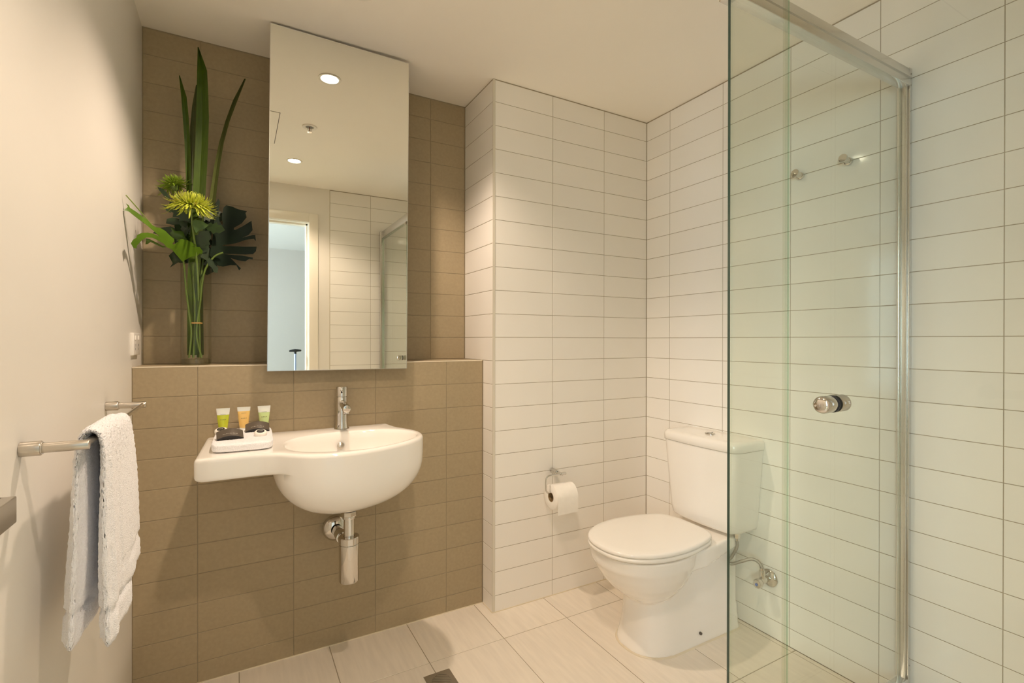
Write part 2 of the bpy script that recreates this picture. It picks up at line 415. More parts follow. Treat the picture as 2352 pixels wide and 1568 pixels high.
# leaf outlines (metres, world)
MON=[(-0.0683,2.1093,1.6808),(-0.0613,2.1122,1.6989),(-0.0554,2.1145,1.6893),(-0.0590,2.1132,1.6609),(-0.0601,2.1127,1.6386),(-0.0566,2.1141,1.6173),(-0.0495,2.1167,1.6048),(-0.0460,2.1180,1.6069),(-0.0495,2.1167,1.6298),(-0.0483,2.1172,1.6494),(-0.0436,2.1188,1.6698),(-0.0364,2.1211,1.6802),(-0.0171,2.1261,1.6792),(0.0026,2.1292,1.6726),(0.0324,2.1295,1.6686),(0.0274,2.1298,1.6618),(0.0312,2.1296,1.6452),(0.0149,2.1299,1.6206),(-0.0110,2.1273,1.6002),(-0.0110,2.1273,1.5931),(-0.0048,2.1283,1.5940),(0.0174,2.1300,1.6095),(0.0475,2.1278,1.6339),(0.0513,2.1272,1.5985),(0.0374,2.1291,1.5789),(0.0174,2.1300,1.5670),(0.0525,2.1270,1.5801),(0.0601,2.1255,1.5806),(0.0626,2.1250,1.5578),(0.0551,2.1265,1.5659),(0.0274,2.1298,1.5595),(-0.0048,2.1283,1.5433),(-0.0460,2.1180,1.5306),(-0.0472,2.1176,1.5271),(-0.0220,2.1250,1.5307),(0.0174,2.1300,1.5330),(0.0652,2.1244,1.5365),(0.0626,2.1250,1.5192),(0.0525,2.1270,1.5072),(0.0274,2.1298,1.5040),(-0.0484,2.1172,1.4992),(-0.0268,2.1239,1.4982),(0.0125,2.1298,1.4991),(0.0525,2.1270,1.4943),(0.0513,2.1272,1.4871),(0.0400,2.1288,1.4893),(0.0274,2.1298,1.4784),(0.0025,2.1292,1.4801),(-0.0220,2.1250,1.4865),(-0.0024,2.1286,1.4661),(0.0125,2.1298,1.4504),(0.0063,2.1295,1.4428),(-0.0024,2.1286,1.4604),(-0.0220,2.1250,1.4599),(-0.0460,2.1180,1.4516),(-0.0602,2.1127,1.4526),(-0.0718,2.1078,1.4717),(-0.0879,2.1007,1.4857),(-0.0810,2.1038,1.5304),(-0.0764,2.1058,1.5695),(-0.0729,2.1074,1.6249)]
PHIL=[(-0.2971,1.8606,1.5675),(-0.2881,1.8719,1.5825),(-0.2923,1.8679,1.5908),(-0.2873,1.8750,1.5879),(-0.2846,1.8768,1.5811),(-0.2711,1.8936,1.5737),(-0.2580,1.9074,1.5645),(-0.2468,1.9183,1.5557),(-0.2375,1.9262,1.5458),(-0.2284,1.9367,1.5410),(-0.2170,1.9525,1.5422),(-0.2052,1.9667,1.5365),(-0.1943,1.9794,1.5252),(-0.1839,1.9935,1.5172),(-0.1846,1.9932,1.5087),(-0.1883,1.9890,1.5010),(-0.1866,1.9922,1.4984),(-0.1810,1.9994,1.5026),(-0.1728,2.0092,1.5135),(-0.1777,2.0021,1.5160),(-0.1657,2.0181,1.5234),(-0.1501,2.0387,1.5252),(-0.1368,2.0568,1.5193),(-0.1245,2.0736,1.5154),(-0.1397,2.0559,1.5066),(-0.1175,2.0836,1.5115),(-0.1012,2.1122,1.4917),(-0.1180,2.0914,1.4894),(-0.1239,2.0882,1.4795),(-0.1405,2.0686,1.4734),(-0.1651,2.0456,1.4507),(-0.1676,2.0407,1.4533),(-0.1901,1.9927,1.4814),(-0.2030,1.9713,1.4851),(-0.2086,1.9603,1.4933),(-0.2232,1.9366,1.4999),(-0.2341,1.9195,1.5029),(-0.2479,1.8974,1.4983),(-0.2571,1.8823,1.4854),(-0.2665,1.8697,1.4670),(-0.2679,1.8708,1.4579),(-0.2727,1.8618,1.4575),(-0.2778,1.8479,1.4683),(-0.2738,1.8533,1.4801),(-0.2670,1.8650,1.4904),(-0.2652,1.8690,1.4990),(-0.2573,1.8836,1.5087),(-0.2450,1.9044,1.5154),(-0.2321,1.9240,1.5166),(-0.2175,1.9450,1.5116),(-0.2301,1.9289,1.5249),(-0.2503,1.9064,1.5418),(-0.2656,1.8899,1.5521),(-0.2753,1.8800,1.5594),(-0.2858,1.8687,1.5678)]
PHILB=[(-0.2744,2.1000,1.5288),(-0.2646,2.1000,1.5281),(-0.2477,2.1000,1.5194),(-0.2306,2.1000,1.5089),(-0.2162,2.1000,1.5050),(-0.2277,2.1000,1.5022),(-0.2420,2.1000,1.5087),(-0.2618,2.1000,1.5180),(-0.2702,2.1000,1.5103),(-0.2758,2.1000,1.5089)]
SMALL=[[(-0.2018,2.0700,1.5688),(-0.1953,2.0700,1.5682),(-0.1889,2.0700,1.5585),(-0.1737,2.0700,1.5602),(-0.1649,2.0700,1.5585),(-0.1595,2.0700,1.5407),(-0.1540,2.0700,1.5334),(-0.1737,2.0700,1.5288),(-0.1932,2.0700,1.5321),(-0.2039,2.0700,1.5491),(-0.1975,2.0700,1.5576)],
[(-0.1364,2.0400,1.5923),(-0.1255,2.0400,1.5988),(-0.1077,2.0400,1.5957),(-0.0876,2.0400,1.5849),(-0.0988,2.0400,1.5704),(-0.1166,2.0400,1.5632),(-0.1255,2.0400,1.5518),(-0.1321,2.0400,1.5667)],
[(-0.2328,2.1300,1.6555),(-0.2208,2.1300,1.6544),(-0.2098,2.1300,1.6639),(-0.2010,2.1300,1.6463),(-0.2076,2.1300,1.6321),(-0.2208,2.1300,1.6384),(-0.2241,2.1300,1.6500)],
[(-0.2186,2.1300,1.6095),(-0.2010,2.1300,1.6169),(-0.1787,2.1300,1.6143),(-0.1584,2.1300,1.6005),(-0.1425,2.1300,1.5697),(-0.1402,2.1300,1.5536),(-0.1629,2.1300,1.5702),(-0.1899,2.1300,1.5888),(-0.2208,2.1300,1.5932)],
[(-0.2446,2.1200,1.7159),(-0.2284,2.1200,1.7117),(-0.2154,2.1200,1.6978),(-0.2066,2.1200,1.6805),(-0.2110,2.1200,1.6719),(-0.2263,2.1200,1.6883),(-0.2393,2.1200,1.7048)],
[(-0.2611,2.1400,1.5563),(-0.2394,2.1400,1.5772),(-0.2086,2.1400,1.5860),(-0.1818,2.1400,1.5755),(-0.1500,2.1400,1.5545),(-0.1408,2.1400,1.5363),(-0.1750,2.1400,1.5383),(-0.2086,2.1400,1.5404),(-0.2416,2.1400,1.5530)],
[(-0.2122,2.1200,1.4781),(-0.1979,2.1200,1.4953),(-0.1734,2.1200,1.4867),(-0.1577,2.1200,1.4638),(-0.1690,2.1200,1.4549),(-0.1846,2.1200,1.4563),(-0.2089,2.1200,1.4359),(-0.2001,2.1200,1.4525)],
[(-0.0943,2.0400,1.4603),(-0.0854,2.0400,1.4689),(-0.0763,2.0400,1.4617),(-0.0695,2.0400,1.4464),(-0.0581,2.0400,1.4366),(-0.0615,2.0400,1.4177),(-0.0718,2.0400,1.4197),(-0.0786,2.0400,1.4351),(-0.0899,2.0400,1.4448)],
[(-0.0816,2.1200,1.6596),(-0.0698,2.1200,1.6831),(-0.0603,2.1200,1.7010),(-0.0698,2.1200,1.6445),(-0.0698,2.1200,1.6170),(-0.0793,2.1200,1.5883),(-0.0934,2.1200,1.5649),(-0.1027,2.1200,1.5857)],
[(-0.1292,2.1000,1.5359),(-0.1155,2.1000,1.5588),(-0.0971,2.1000,1.5824),(-0.0809,2.1000,1.5679),(-0.0879,2.1000,1.5345),(-0.0925,2.1000,1.5015),(-0.1109,2.1000,1.4918),(-0.1269,2.1000,1.5119)],
[(-0.1991,2.1100,1.5731),(-0.1793,2.1100,1.5593),(-0.1479,2.1100,1.5358),(-0.1366,2.1100,1.5180),(-0.1659,2.1100,1.5099),(-0.1925,2.1100,1.5207),(-0.1969,2.1100,1.5468)],
[(-0.1828,2.1000,1.6391),(-0.1606,2.1000,1.6446),(-0.1450,2.1000,1.6306),(-0.1382,2.1000,1.6074),(-0.1472,2.1000,1.5956),(-0.1673,2.1000,1.6066),(-0.1784,2.1000,1.6211)]]
BLADES=[([(-0.1240,2.1000,2.2307),(-0.1256,2.1000,2.1454),(-0.1272,2.1000,2.0601),(-0.1290,2.1000,1.9749),(-0.1310,2.1000,1.8897),(-0.1346,2.1000,1.8043),(-0.1382,2.1000,1.7190),(-0.1426,2.1000,1.6338),(-0.1472,2.1000,1.5487),(-0.1519,2.1000,1.4639),(-0.1556,2.1000,1.3793),(-0.1556,2.1000,1.2949),(-0.1557,2.1000,1.2106),(-0.1557,2.1000,1.1262)],[(-0.1234,2.1120,2.2371),(-0.1110,2.1120,2.1550),(-0.1101,2.1120,2.0695),(-0.1101,2.1120,1.9837),(-0.1122,2.1120,1.8976),(-0.1156,2.1120,1.8112),(-0.1194,2.1120,1.7250),(-0.1240,2.1120,1.6388),(-0.1290,2.1120,1.5528),(-0.1341,2.1120,1.4670),(-0.1384,2.1120,1.3814),(-0.1396,2.1120,1.2962),(-0.1409,2.1120,1.2109),(-0.1421,2.1120,1.1257)],[(-0.1213,2.1000,2.2314),(-0.0951,2.1000,2.1535),(-0.0915,2.1000,2.0688),(-0.0897,2.1000,1.9835),(-0.0919,2.1000,1.8973),(-0.0950,2.1000,1.8111),(-0.0990,2.1000,1.7249),(-0.1037,2.1000,1.6387),(-0.1092,2.1000,1.5526),(-0.1146,2.1000,1.4668),(-0.1194,2.1000,1.3813),(-0.1219,2.1000,1.2961),(-0.1244,2.1000,1.2109),(-0.1269,2.1000,1.1258)]),
([(-0.1816,2.1200,2.1235),(-0.1749,2.1200,2.0485),(-0.1701,2.1200,1.9727),(-0.1656,2.1200,1.8967),(-0.1629,2.1200,1.8202),(-0.1606,2.1200,1.7434),(-0.1581,2.1200,1.6666),(-0.1555,2.1200,1.5897),(-0.1515,2.1200,1.5128),(-0.1463,2.1200,1.4357),(-0.1431,2.1200,1.3584),(-0.1417,2.1200,1.2808),(-0.1402,2.1200,1.2032),(-0.1387,2.1200,1.1255)],[(-0.1809,2.1260,2.1265),(-0.1673,2.1260,2.0529),(-0.1616,2.1260,1.9770),(-0.1575,2.1260,1.9004),(-0.1548,2.1260,1.8235),(-0.1525,2.1260,1.7464),(-0.1502,2.1260,1.6691),(-0.1479,2.1260,1.5918),(-0.1440,2.1260,1.5144),(-0.1388,2.1260,1.4370),(-0.1352,2.1260,1.3593),(-0.1329,2.1260,1.2814),(-0.1307,2.1260,1.2033),(-0.1284,2.1260,1.1252)],[(-0.1790,2.1200,2.1242),(-0.1586,2.1200,2.0524),(-0.1521,2.1200,1.9767),(-0.1484,2.1200,1.9001),(-0.1458,2.1200,1.8232),(-0.1435,2.1200,1.7461),(-0.1414,2.1200,1.6689),(-0.1394,2.1200,1.5915),(-0.1356,2.1200,1.5142),(-0.1304,2.1200,1.4369),(-0.1264,2.1200,1.3592),(-0.1234,2.1200,1.2814),(-0.1204,2.1200,1.2033),(-0.1174,2.1200,1.1252)]),
([(0.0233,2.1300,2.1686),(-0.0135,2.1300,2.0795),(-0.0390,2.1300,1.9944),(-0.0586,2.1300,1.9115),(-0.0731,2.1300,1.8303),(-0.0835,2.1300,1.7504),(-0.0930,2.1300,1.6709),(-0.1013,2.1300,1.5920),(-0.1119,2.1300,1.5132),(-0.1238,2.1300,1.4347),(-0.1291,2.1300,1.3570),(-0.1298,2.1300,1.2797),(-0.1306,2.1300,1.2024),(-0.1314,2.1300,1.1251)],[(0.0263,2.1380,2.1731),(-0.0060,2.1380,2.0847),(-0.0320,2.1380,1.9990),(-0.0513,2.1380,1.9158),(-0.0645,2.1380,1.8343),(-0.0742,2.1380,1.7540),(-0.0828,2.1380,1.6742),(-0.0918,2.1380,1.5946),(-0.1028,2.1380,1.5153),(-0.1148,2.1380,1.4363),(-0.1197,2.1380,1.3582),(-0.1197,2.1380,1.2804),(-0.1197,2.1380,1.2026),(-0.1197,2.1380,1.1247)],[(0.0292,2.1300,2.1701),(0.0014,2.1300,2.0831),(-0.0249,2.1300,1.9975),(-0.0436,2.1300,1.9145),(-0.0554,2.1300,1.8334),(-0.0643,2.1300,1.7533),(-0.0719,2.1300,1.6737),(-0.0816,2.1300,1.5942),(-0.0929,2.1300,1.5149),(-0.1049,2.1300,1.4360),(-0.1093,2.1300,1.3580),(-0.1086,2.1300,1.2803),(-0.1079,2.1300,1.2026),(-0.1071,2.1300,1.1248)]),
([(-0.1324,2.1500,2.1153),(-0.1440,2.1500,2.0365),(-0.1503,2.1500,1.9592),(-0.1520,2.1500,1.8831),(-0.1511,2.1500,1.8075),(-0.1505,2.1500,1.7318),(-0.1499,2.1500,1.6561),(-0.1483,2.1500,1.5804),(-0.1467,2.1500,1.5046),(-0.1463,2.1500,1.4287),(-0.1469,2.1500,1.3527),(-0.1475,2.1500,1.2768),(-0.1481,2.1500,1.2008),(-0.1487,2.1500,1.1248)],[(-0.1306,2.1540,2.1176),(-0.1365,2.1540,2.0399),(-0.1401,2.1540,1.9629),(-0.1417,2.1540,1.8865),(-0.1421,2.1540,1.8103),(-0.1418,2.1540,1.7342),(-0.1414,2.1540,1.6581),(-0.1393,2.1540,1.5822),(-0.1372,2.1540,1.5061),(-0.1358,2.1540,1.4299),(-0.1350,2.1540,1.3536),(-0.1343,2.1540,1.2773),(-0.1336,2.1540,1.2009),(-0.1328,2.1540,1.1245)],[(-0.1283,2.1500,2.1163),(-0.1283,2.1500,2.0401),(-0.1293,2.1500,1.9637),(-0.1308,2.1500,1.8872),(-0.1324,2.1500,1.8107),(-0.1325,2.1500,1.7345),(-0.1324,2.1500,1.6584),(-0.1297,2.1500,1.5824),(-0.1271,2.1500,1.5064),(-0.1247,2.1500,1.4302),(-0.1226,2.1500,1.3539),(-0.1205,2.1500,1.2775),(-0.1184,2.1500,1.2010),(-0.1163,2.1500,1.1244)])]

# ================================================================== LIGHT FITTINGS
LENS = emit_mat('lit lamp lens', (1.0, .88, .68), 30.0)
FITTING = mat('white fitting', (.85, .82, .76), .4)
def downlight(x, y, power, label):
    t = thing('downlight', (x, y, ZC), label, 'ceiling light', 'recessed ceiling downlights')
    obj('trim_ring', lathe([(.036, .0), (.037, -.0035), (.046, -.004), (.047, -.0005), (.047, 0)], (x, y, ZC), seg=40, cap=False), FITTING, t)
    obj('lamp_lens', lathe([(.0005, -.0012), (.036, -.0012), (.036, -.0002)], (x, y, ZC), seg=40), LENS, t)
    d = bpy.data.lights.new('lamp_light', 'SPOT'); d.energy = power; d.color = LAMP_COLOR
    d.spot_size = math.radians(128); d.spot_blend = .52; d.shadow_soft_size = .028
    l = bpy.data.objects.new('lamp_light', d); COL.objects.link(l); l.parent = t; l.location = (0, 0, -.012)
downlight(.350, 1.637, LAMP_POWER[0], 'lit recessed downlight in front of the mirror, nearer the basin')
downlight(.315, .499, LAMP_POWER[1], 'lit recessed downlight nearer the doorway, beyond the sprinkler')
t = thing('fire_sprinkler', (.336, 1.078, ZC), 'white ceiling fire sprinkler between the two downlights', 'sprinkler')
obj('escutcheon', lathe([(.020, -.001), (.021, -.004), (.036, -.005), (.038, -.002), (.038, 0)], (.336, 1.078, ZC), seg=32, cap=False), FITTING, t)
obj('recess', lathe([(.0004, -.0016), (.0215, -.0016), (.0215, 0)], (.336, 1.078, ZC), seg=32), mat('grey recess', (.30, .29, .27), .6), t)
obj('bulb', tube([(.336, 1.078, ZC-.002), (.336, 1.078, ZC-.026)], .0024, 10), mat('red glass bulb', (.22, .06, .03), .2), t)
obj('frame_arm', tube([(.327, 1.078, ZC-.002), (.328, 1.078, ZC-.018), (.336, 1.078, ZC-.028)], .0012, 8), CHROME, t)
obj('frame_arm', tube([(.345, 1.078, ZC-.002), (.344, 1.078, ZC-.018), (.336, 1.078, ZC-.028)], .0012, 8), CHROME, t)
obj('deflector', cyl((.336, 1.078, ZC-.030), (.336, 1.078, ZC-.028), .013, 24), CHROME, t)
t = thing('access_hatch', (-.03, .96, ZC), 'flush square access hatch in the ceiling seen in the mirror', 'hatch')
obj('shadow_gap', box(-.251, .188, .739, 1.181, ZC-.0006, ZC+.001), mat('dark gap', (.10, .085, .06), .8), t, smooth=False)
obj('panel', box(-.248, .185, .742, 1.178, ZC-.0016, ZC-.0004), CEIL, t, smooth=False)

# ================================================================== MIRROR
m_c = [(.0923, 1.0693), (.5978, 1.0658), (.6059, 2.2964), (.1019, 2.3033)]
def quad_slab(c, y0, y1, ins=0.0):
    cx = sum(p[0] for p in c)/4; cz = sum(p[1] for p in c)/4
    q = [(x + (ins if x < cx else -ins), z + (ins if z < cz else -ins)) for x, z in c]
    v = [(x, y0, z) for x, z in q] + [(x, y1, z) for x, z in q]
    return v, [(0, 1, 2, 3), (7, 6, 5, 4)] + [(i, (i+1) % 4, (i+1) % 4+4, i+4) for i in range(4)]
t = thing('wall_mirror', (.347, YM, 1.066), 'tall frameless wall mirror above the basin, reaching the ceiling', 'mirror')
obj('mirror_glass', quad_slab(m_c, YM, YM+.004, .0022), MIRROR, t, smooth=False)
ri, ro = [(x + (.0022 if x < .34 else -.0022), z + (.0022 if z < 1.6 else -.0022)) for x, z in m_c], m_c
for i in range(4):
    j = (i+1) % 4
    v = [(ro[i][0], YM-.0005, ro[i][1]), (ro[j][0], YM-.0005, ro[j][1]), (ri[j][0], YM-.0005, ri[j][1]), (ri[i][0], YM-.0005, ri[i][1])]
    v += [(p[0], YM+.008, p[2]) for p in v]
    obj('edge_profile', (v, [(0, 1, 2, 3), (7, 6, 5, 4), (0, 1, 5, 4), (1, 2, 6, 5), (2, 3, 7, 6), (3, 0, 4, 7)]), ALU, t, smooth=False)
obj('backing_board', quad_slab(m_c, YM+.0045, YM+.018, .004), mat('grey backing board', (.25, .22, .18), .7), t, smooth=False)
obj('wall_bracket', box(.20, .50, YM+.018, YN, 1.30, 2.10), mat('grey backing board', (.25, .22, .18), .7), t, smooth=False)

# ================================================================== BASIN
ZB = .843
def poly_r(poly, c, a):
    """distance from c to a closed polygon along direction a (furthest hit)"""
    dx, dy = math.cos(a), math.sin(a); best = 0
    for i in range(len(poly)):
        x1, y1 = poly[i][0]-c[0], poly[i][1]-c[1]; x2, y2 = poly[(i+1) % len(poly)][0]-c[0], poly[(i+1) % len(poly)][1]-c[1]
        ex, ey = x2-x1, y2-y1; den = dx*ey - dy*ex
        if abs(den) < 1e-12: continue
        r = (x1*ey - y1*ex)/den; s = (x1*dy - y1*dx)/den
        if r > 0 and -1e-9 <= s <= 1+1e-9: best = max(best, r)
    return best
rim = [(p.x, p.y) for p in smooth_path([(.06, 1.636, 0), (.105, 1.620, 0), (.140, 1.588, 0), (.175, 1.558, 0), (.22, 1.538, 0), (.275, 1.531, 0), (.335, 1.534, 0), (.40, 1.552, 0), (.47, 1.585, 0), (.53, 1.628, 0), (.575, 1.685, 0), (.592, 1.745, 0), (.588, 1.80, 0), (.568, 1.855, 0), (.548, 1.90, 0), (.538, 1.945, 0)], 6)]
outer = [(-.093, 2.0045), (-.1075, 1.66)] + [(-.1075+.02-.02*math.cos(a), 1.658-.02*math.sin(a)) for a in (.3, .7, 1.1, PI/2)] + rim + [(.532, 1.985), (.530, 2.0045)]
bowl = [q for q in rim if q[0] > .137 or q[1] > 1.9] + [(q.x, q.y) for q in smooth_path([(.538, 1.945, 0), (.522, 1.972, 0), (.47, 1.987, 0), (.40, 1.992, 0), (.30, 1.990, 0), (.20, 1.965, 0), (.135, 1.91, 0), (.105, 1.84, 0), (.098, 1.76, 0), (.103, 1.69, 0), (.117, 1.635, 0), (.141, 1.587, 0)], 5)[1:-1]]
CB = (.335, 1.755)
NB = 288
ang = [2*PI*i/NB for i in range(NB)]
Ro = [poly_r(outer, CB, a) for a in ang]; Rb = [min(poly_r(bowl, CB, a), r) for a, r in zip(ang, Ro)]
# snap the nearest rays to the shelf corners so that they stay square
def inner_r(a):
    cx, cy, ax, by = .350, 1.7275, .2170, .1640
    best = 0
    lo, hi = 0, .4
    for _ in range(40):
        m_ = (lo+hi)/2; x, y = (CB[0]+m_*math.cos(a)-cx)/ax, (CB[1]+m_*math.sin(a)-cy)/by
        if abs(x)**2.35 + abs(y)**2.35 < 1: lo = m_
        else: hi = m_
    return lo
Ri = [min(inner_r(a), r-.024) for a, r in zip(ang, Ro)]
for _ in range(6): Ri = [(Ri[i-1]+2*Ri[i]+Ri[(i+1) % NB])/4 for i in range(NB)]
Rs = Rb[:]
for _ in range(10): Rs = [(Rs[i-1]+2*Rs[i]+Rs[(i+1) % NB])/4 for i in range(NB)]
Rb = [min(s_, o_) for s_, o_ in zip(Rs, Ro)]
def ring(rad, z, c=CB, tilt=0): return [(c[0]+r*math.cos(a), c[1]+r*math.sin(a), z) for r, a in zip(rad, ang)]
rs = []
# underside of the bowl from the waste up to the rim
ZL, ZU = .612, .778
for k in range(0, 15):
    q = k/14; s = math.sin(q*PI/2)**.80 if k else .06
    h = 1 - math.cos(q*PI/2)**.92 if k < 14 else 1
    rs.append(ring([max(.018, r*max(s, .06)) for r in Rb], ZL + (ZU-ZL)*h))
GAP = [o-r for r, o in zip(Rb, Ro)]
KF = [max(0, min(1, (.016-g)/.014)) for g in GAP]      # 1 where the bowl runs straight up into the rim
rs.append([(x, y, ZU+.0015*k) for (x, y, z), k in zip(ring([r + min(.004, g*.3) for r, g in zip(Rb, GAP)], ZU), KF)])
rs.append([(x, y, ZU+.003*k) for (x, y, z), k in zip(ring([k*(r+g*.6) + (1-k)*max(r+g*.6, o-.008) for r, o, g, k in zip(Rb, Ro, GAP, KF)], ZU), KF)])
rs.append(ring([o-min(.0018, g*.4) for o, g in zip(Ro, GAP)], ZU+.0045)); rs.append(ring(Ro, ZU+.010))
rs.append(ring(Ro, ZB-.012))
for dr_, dz in ((.0012, .007), (.004, .003), (.008, .0008), (.013, 0)): rs.append(ring([o-dr_ for o in Ro], ZB-dz))
rs.append(ring([(o-.013)*.5 + (i+.006)*.5 for o, i in zip(Ro, Ri)], ZB))
for di, dz in ((.007, 0), (.003, .001), (0, .004), (-.004, .012)): rs.append(ring([i+di for i in Ri], ZB-dz))
for k in range(1, 11):
    q = k/10; s = (1-q**2.6)**(1/2.0) if k < 10 else .10
    rs.append(ring([max(.02, (i-.006)*max(s, .11)) for i in Ri], ZB-.012-.118*(1-(1-q)**1.5)))
t = thing('wash_basin', (.25, YV, .61), 'white ceramic wall hung basin with side shelf under the mirror', 'basin')
obj('basin_body', rings(rs), CERAMIC, t, auto=80)
obj('overflow_cap', lathe([(.0005, .004), (.010, .004), (.0125, .002), (.0125, -.006)], (.330, 1.8745, .795), (0, -1, .35), 24), STEEL, t)
obj('plug', lathe([(.0005, .004), (.020, .003), (.024, 0), (.024, -.004)], (.335, 1.755, .716), seg=28), CHROME, t)

# tap
TX, TY = .348, 1.958
t = thing('basin_tap', (TX, TY, ZB), 'chrome single lever mixer tap on the back of the basin', 'tap')
obj('base_ring', lathe([(.0275, 0), (.0275, .002), (.024, .0035)], (TX, TY, ZB), seg=40), CHROME, t)
obj('tap_body', lathe([(.0245, .003), (.0225, .012), (.0212, .030), (.0208, .060), (.0208, .121), (.0200, .1222)], (TX, TY, ZB), seg=48), CHROME, t)
lv = obj('lever_cap', lathe([(.0195, .1225), (.0212, .124), (.0212, .158), (.0195, .1605), (.0005, .161)], (TX, TY, ZB), seg=48), CHROME, t)
obj('lever_pin', cyl((TX-.004, TY-.017, ZB+.146), (TX-.008, TY-.044, ZB+.153), .0045, 20, .0015), CHROME, lv)
obj('lever_socket', cyl((TX-.0035, TY-.0195, ZB+.140), (TX-.004, TY-.0216, ZB+.140), .003, 16), BLACK, lv)
d = Vector((-.06, -.105, -.030)); p0 = Vector((TX, TY-.01, ZB+.0985)); p1 = Vector((TX-.002, TY-.112, ZB+.088))
sp = obj('spout', cyl(p0, p1, .0140, 36, .002), CHROME, t)
obj('aerator', cyl((TX-.002, TY-.095, ZB+.088), (TX-.002, TY-.099, ZB+.0690), .0115, 28, .001), CHROME, sp)
obj('aerator_mesh', cyl((TX-.002, TY-.0990, ZB+.0691), (TX-.002, TY-.0992, ZB+.0682), .0085, 24), mat('brown mesh', (.12, .07, .035), .5), sp)

# bottle trap
PX, PY = .336, 1.755
t = thing('bottle_trap', (PX, PY, .352), 'chrome bottle trap under the basin', 'drain pipe')
obj('washer', cyl((PX, PY, .594), (PX, PY, .616), .0250, 32), mat('grey rubber washer', (.07, .065, .055), .5), t)
obj('hex_nut', lathe([(.0265, .578), (.0275, .580), (.0275, .592), (.0265, .594)], (PX, PY, 0), seg=8), CHROME, t, auto=20)
obj('collar', cyl((PX, PY, .568), (PX, PY, .578), .0215, 32, .001), CHROME, t)
obj('inlet_pipe', cyl((PX, PY, .500), (PX, PY, .570), .0178, 36), CHROME, t)
obj('cap', lathe([(.0325, .482), (.0342, .484), (.0342, .505), (.0325, .507), (.0185, .508), (.0185, .500)], (PX, PY, 0), seg=44), CHROME, t)
obj('bottle', lathe([(.0005, .352), (.031, .353), (.0335, .357), (.0335, .481), (.032, .482)], (PX, PY, 0), seg=44), CHROME, t)
obj('outlet_pipe', cyl((PX-.001, PY+.028, .462), (PX-.004, YV, .456), .0172, 32), CHROME, t)
obj('outlet_collar', cyl((PX-.002, PY+.115, .4605), (PX-.003, PY+.20, .458), .0205, 32, .001), CHROME, t)
obj('wall_rosette', lathe([(.0205, .0), (.036, -.004), (.047, -.014), (.0495, -.028), (.0495, -.0295)], (PX-.004, YV-.030, .456), (0, -1, 0), 44, cap=False), CHROME, t)

# ================================================================== TOILETRIES ON THE BASIN SHELF
def terry_slab(x0, x1, y0, y1, z0, z1, rot, amp=.0012):
    bm = bmesh.new(); nx, ny = 44, 50
    cx, cy = (x0+x1)/2, (y0+y1)/2; g = {}
    rnd = random.Random(3)
    hx, hy, hz = (x1-x0)/2, (y1-y0)/2, (z1-z0)/2
    def P(a, b, c):     # superellipsoid box
        v = Vector((a, b, c)); m_ = max(abs(a), abs(b), abs(c))
        p = 7.0; n_ = (abs(a)**p+abs(b)**p+abs(c)**p)**(1/p)
        s = m_/n_ if n_ else 1
        q = Vector((a*s*hx, b*s*hy, c*s*hz))
        q += Vector((rnd.uniform(-1, 1), rnd.uniform(-1, 1), rnd.uniform(-1, 1)))*amp*.5
        return q
    cr, sr = math.cos(rot), math.sin(rot)
    vs_, fs = [], []
    def face(fn, n1, n2):
        o_ = len(vs_)
        for i in range(n1+1):
            for j in range(n2+1):
                q = fn(2*i/n1-1, 2*j/n2-1); vs_.append((cx+q.x*cr-q.y*sr, cy+q.x*sr+q.y*cr, (z0+z1)/2+q.z))
        for i in range(n1):
            for j in range(n2):
                a = o_+i*(n2+1)+j; fs.append((a, a+1, a+n2+2, a+n2+1))
    face(lambda a, b: P(a, b, 1), nx, ny); face(lambda a, b: P(a, b, -1), nx, ny)
    face(lambda a, b: P(a, -1, b), nx, 10); face(lambda a, b: P(a, 1, b), nx, 10)
    face(lambda a, b: P(-1, a, b), ny, 10); face(lambda a, b: P(1, a, b), ny, 10)
    bm.free()
    return vs_, fs
o = obj('face_towel', terry_slab(-.066, .103, 1.690, 1.990, ZB+.0003, ZB+.0285, -.03), TERRY)
tag(o, 'small white folded face towel lying on the basin shelf', 'towel')
bm = bmesh.new(); bm.from_mesh(o.data); bmesh.ops.remove_doubles(bm, verts=bm.verts, dist=.0015); bmesh.ops.recalc_face_normals(bm, faces=bm.faces); bm.to_mesh(o.data); bm.free()
ZT = ZB + .0287

def tube_bottle(x, y, col, fill, label, w=.040, lean=.0):
    t = thing('toiletry_tube', (x, y, ZT), label, 'toiletry', 'toiletry tubes standing on the face towel')
    N = 28; H = .070; rs = []
    for k in range(9):
        q = k/8; z = ZT+.0055+q*(H-.0055)
        a = (.0125+(w/2-.0125)*q**.8); b = .0125*(1-q**1.6)+.0008
        rs.append([(x+a*math.cos(2*PI*i/N), y+b*math.sin(2*PI*i/N), z) for i in range(N)])
    k_ = int(fill*8)
    body = obj('tube_body', rings(rs[:k_+1]), col, t)
    obj('tube_top', rings(rs[k_:] + [[(x+(w/2+.0004)*(1 if math.cos(2*PI*i/N) > 0 else -1)*abs(math.cos(2*PI*i/N))**.5, y+.0009*math.sin(2*PI*i/N), ZT+H+.006) for i in range(N)]]), mat('frosted plastic', (.78, .76, .70), .35, trans=.2), t)
    obj('cap', lathe([(.0120, 0), (.0125, .001), (.0125, .0052), (.0120, .0056)], (x, y, ZT), seg=28), mat('white plastic cap', (.82, .80, .75), .3), t)
    ink = mat('grey print', (.16, .17, .07), .6)
    for k in range(4):
        obj('print', box(x-.0085+k*.0047, x-.0058+k*.0047, y-.0098, y-.0094, ZT+.0375, ZT+.0395), ink, body, smooth=False)
    obj('print', box(x-.008, x+.008, y-.0066, y-.0062, ZT+.0555, ZT+.0562), ink, body, smooth=False)
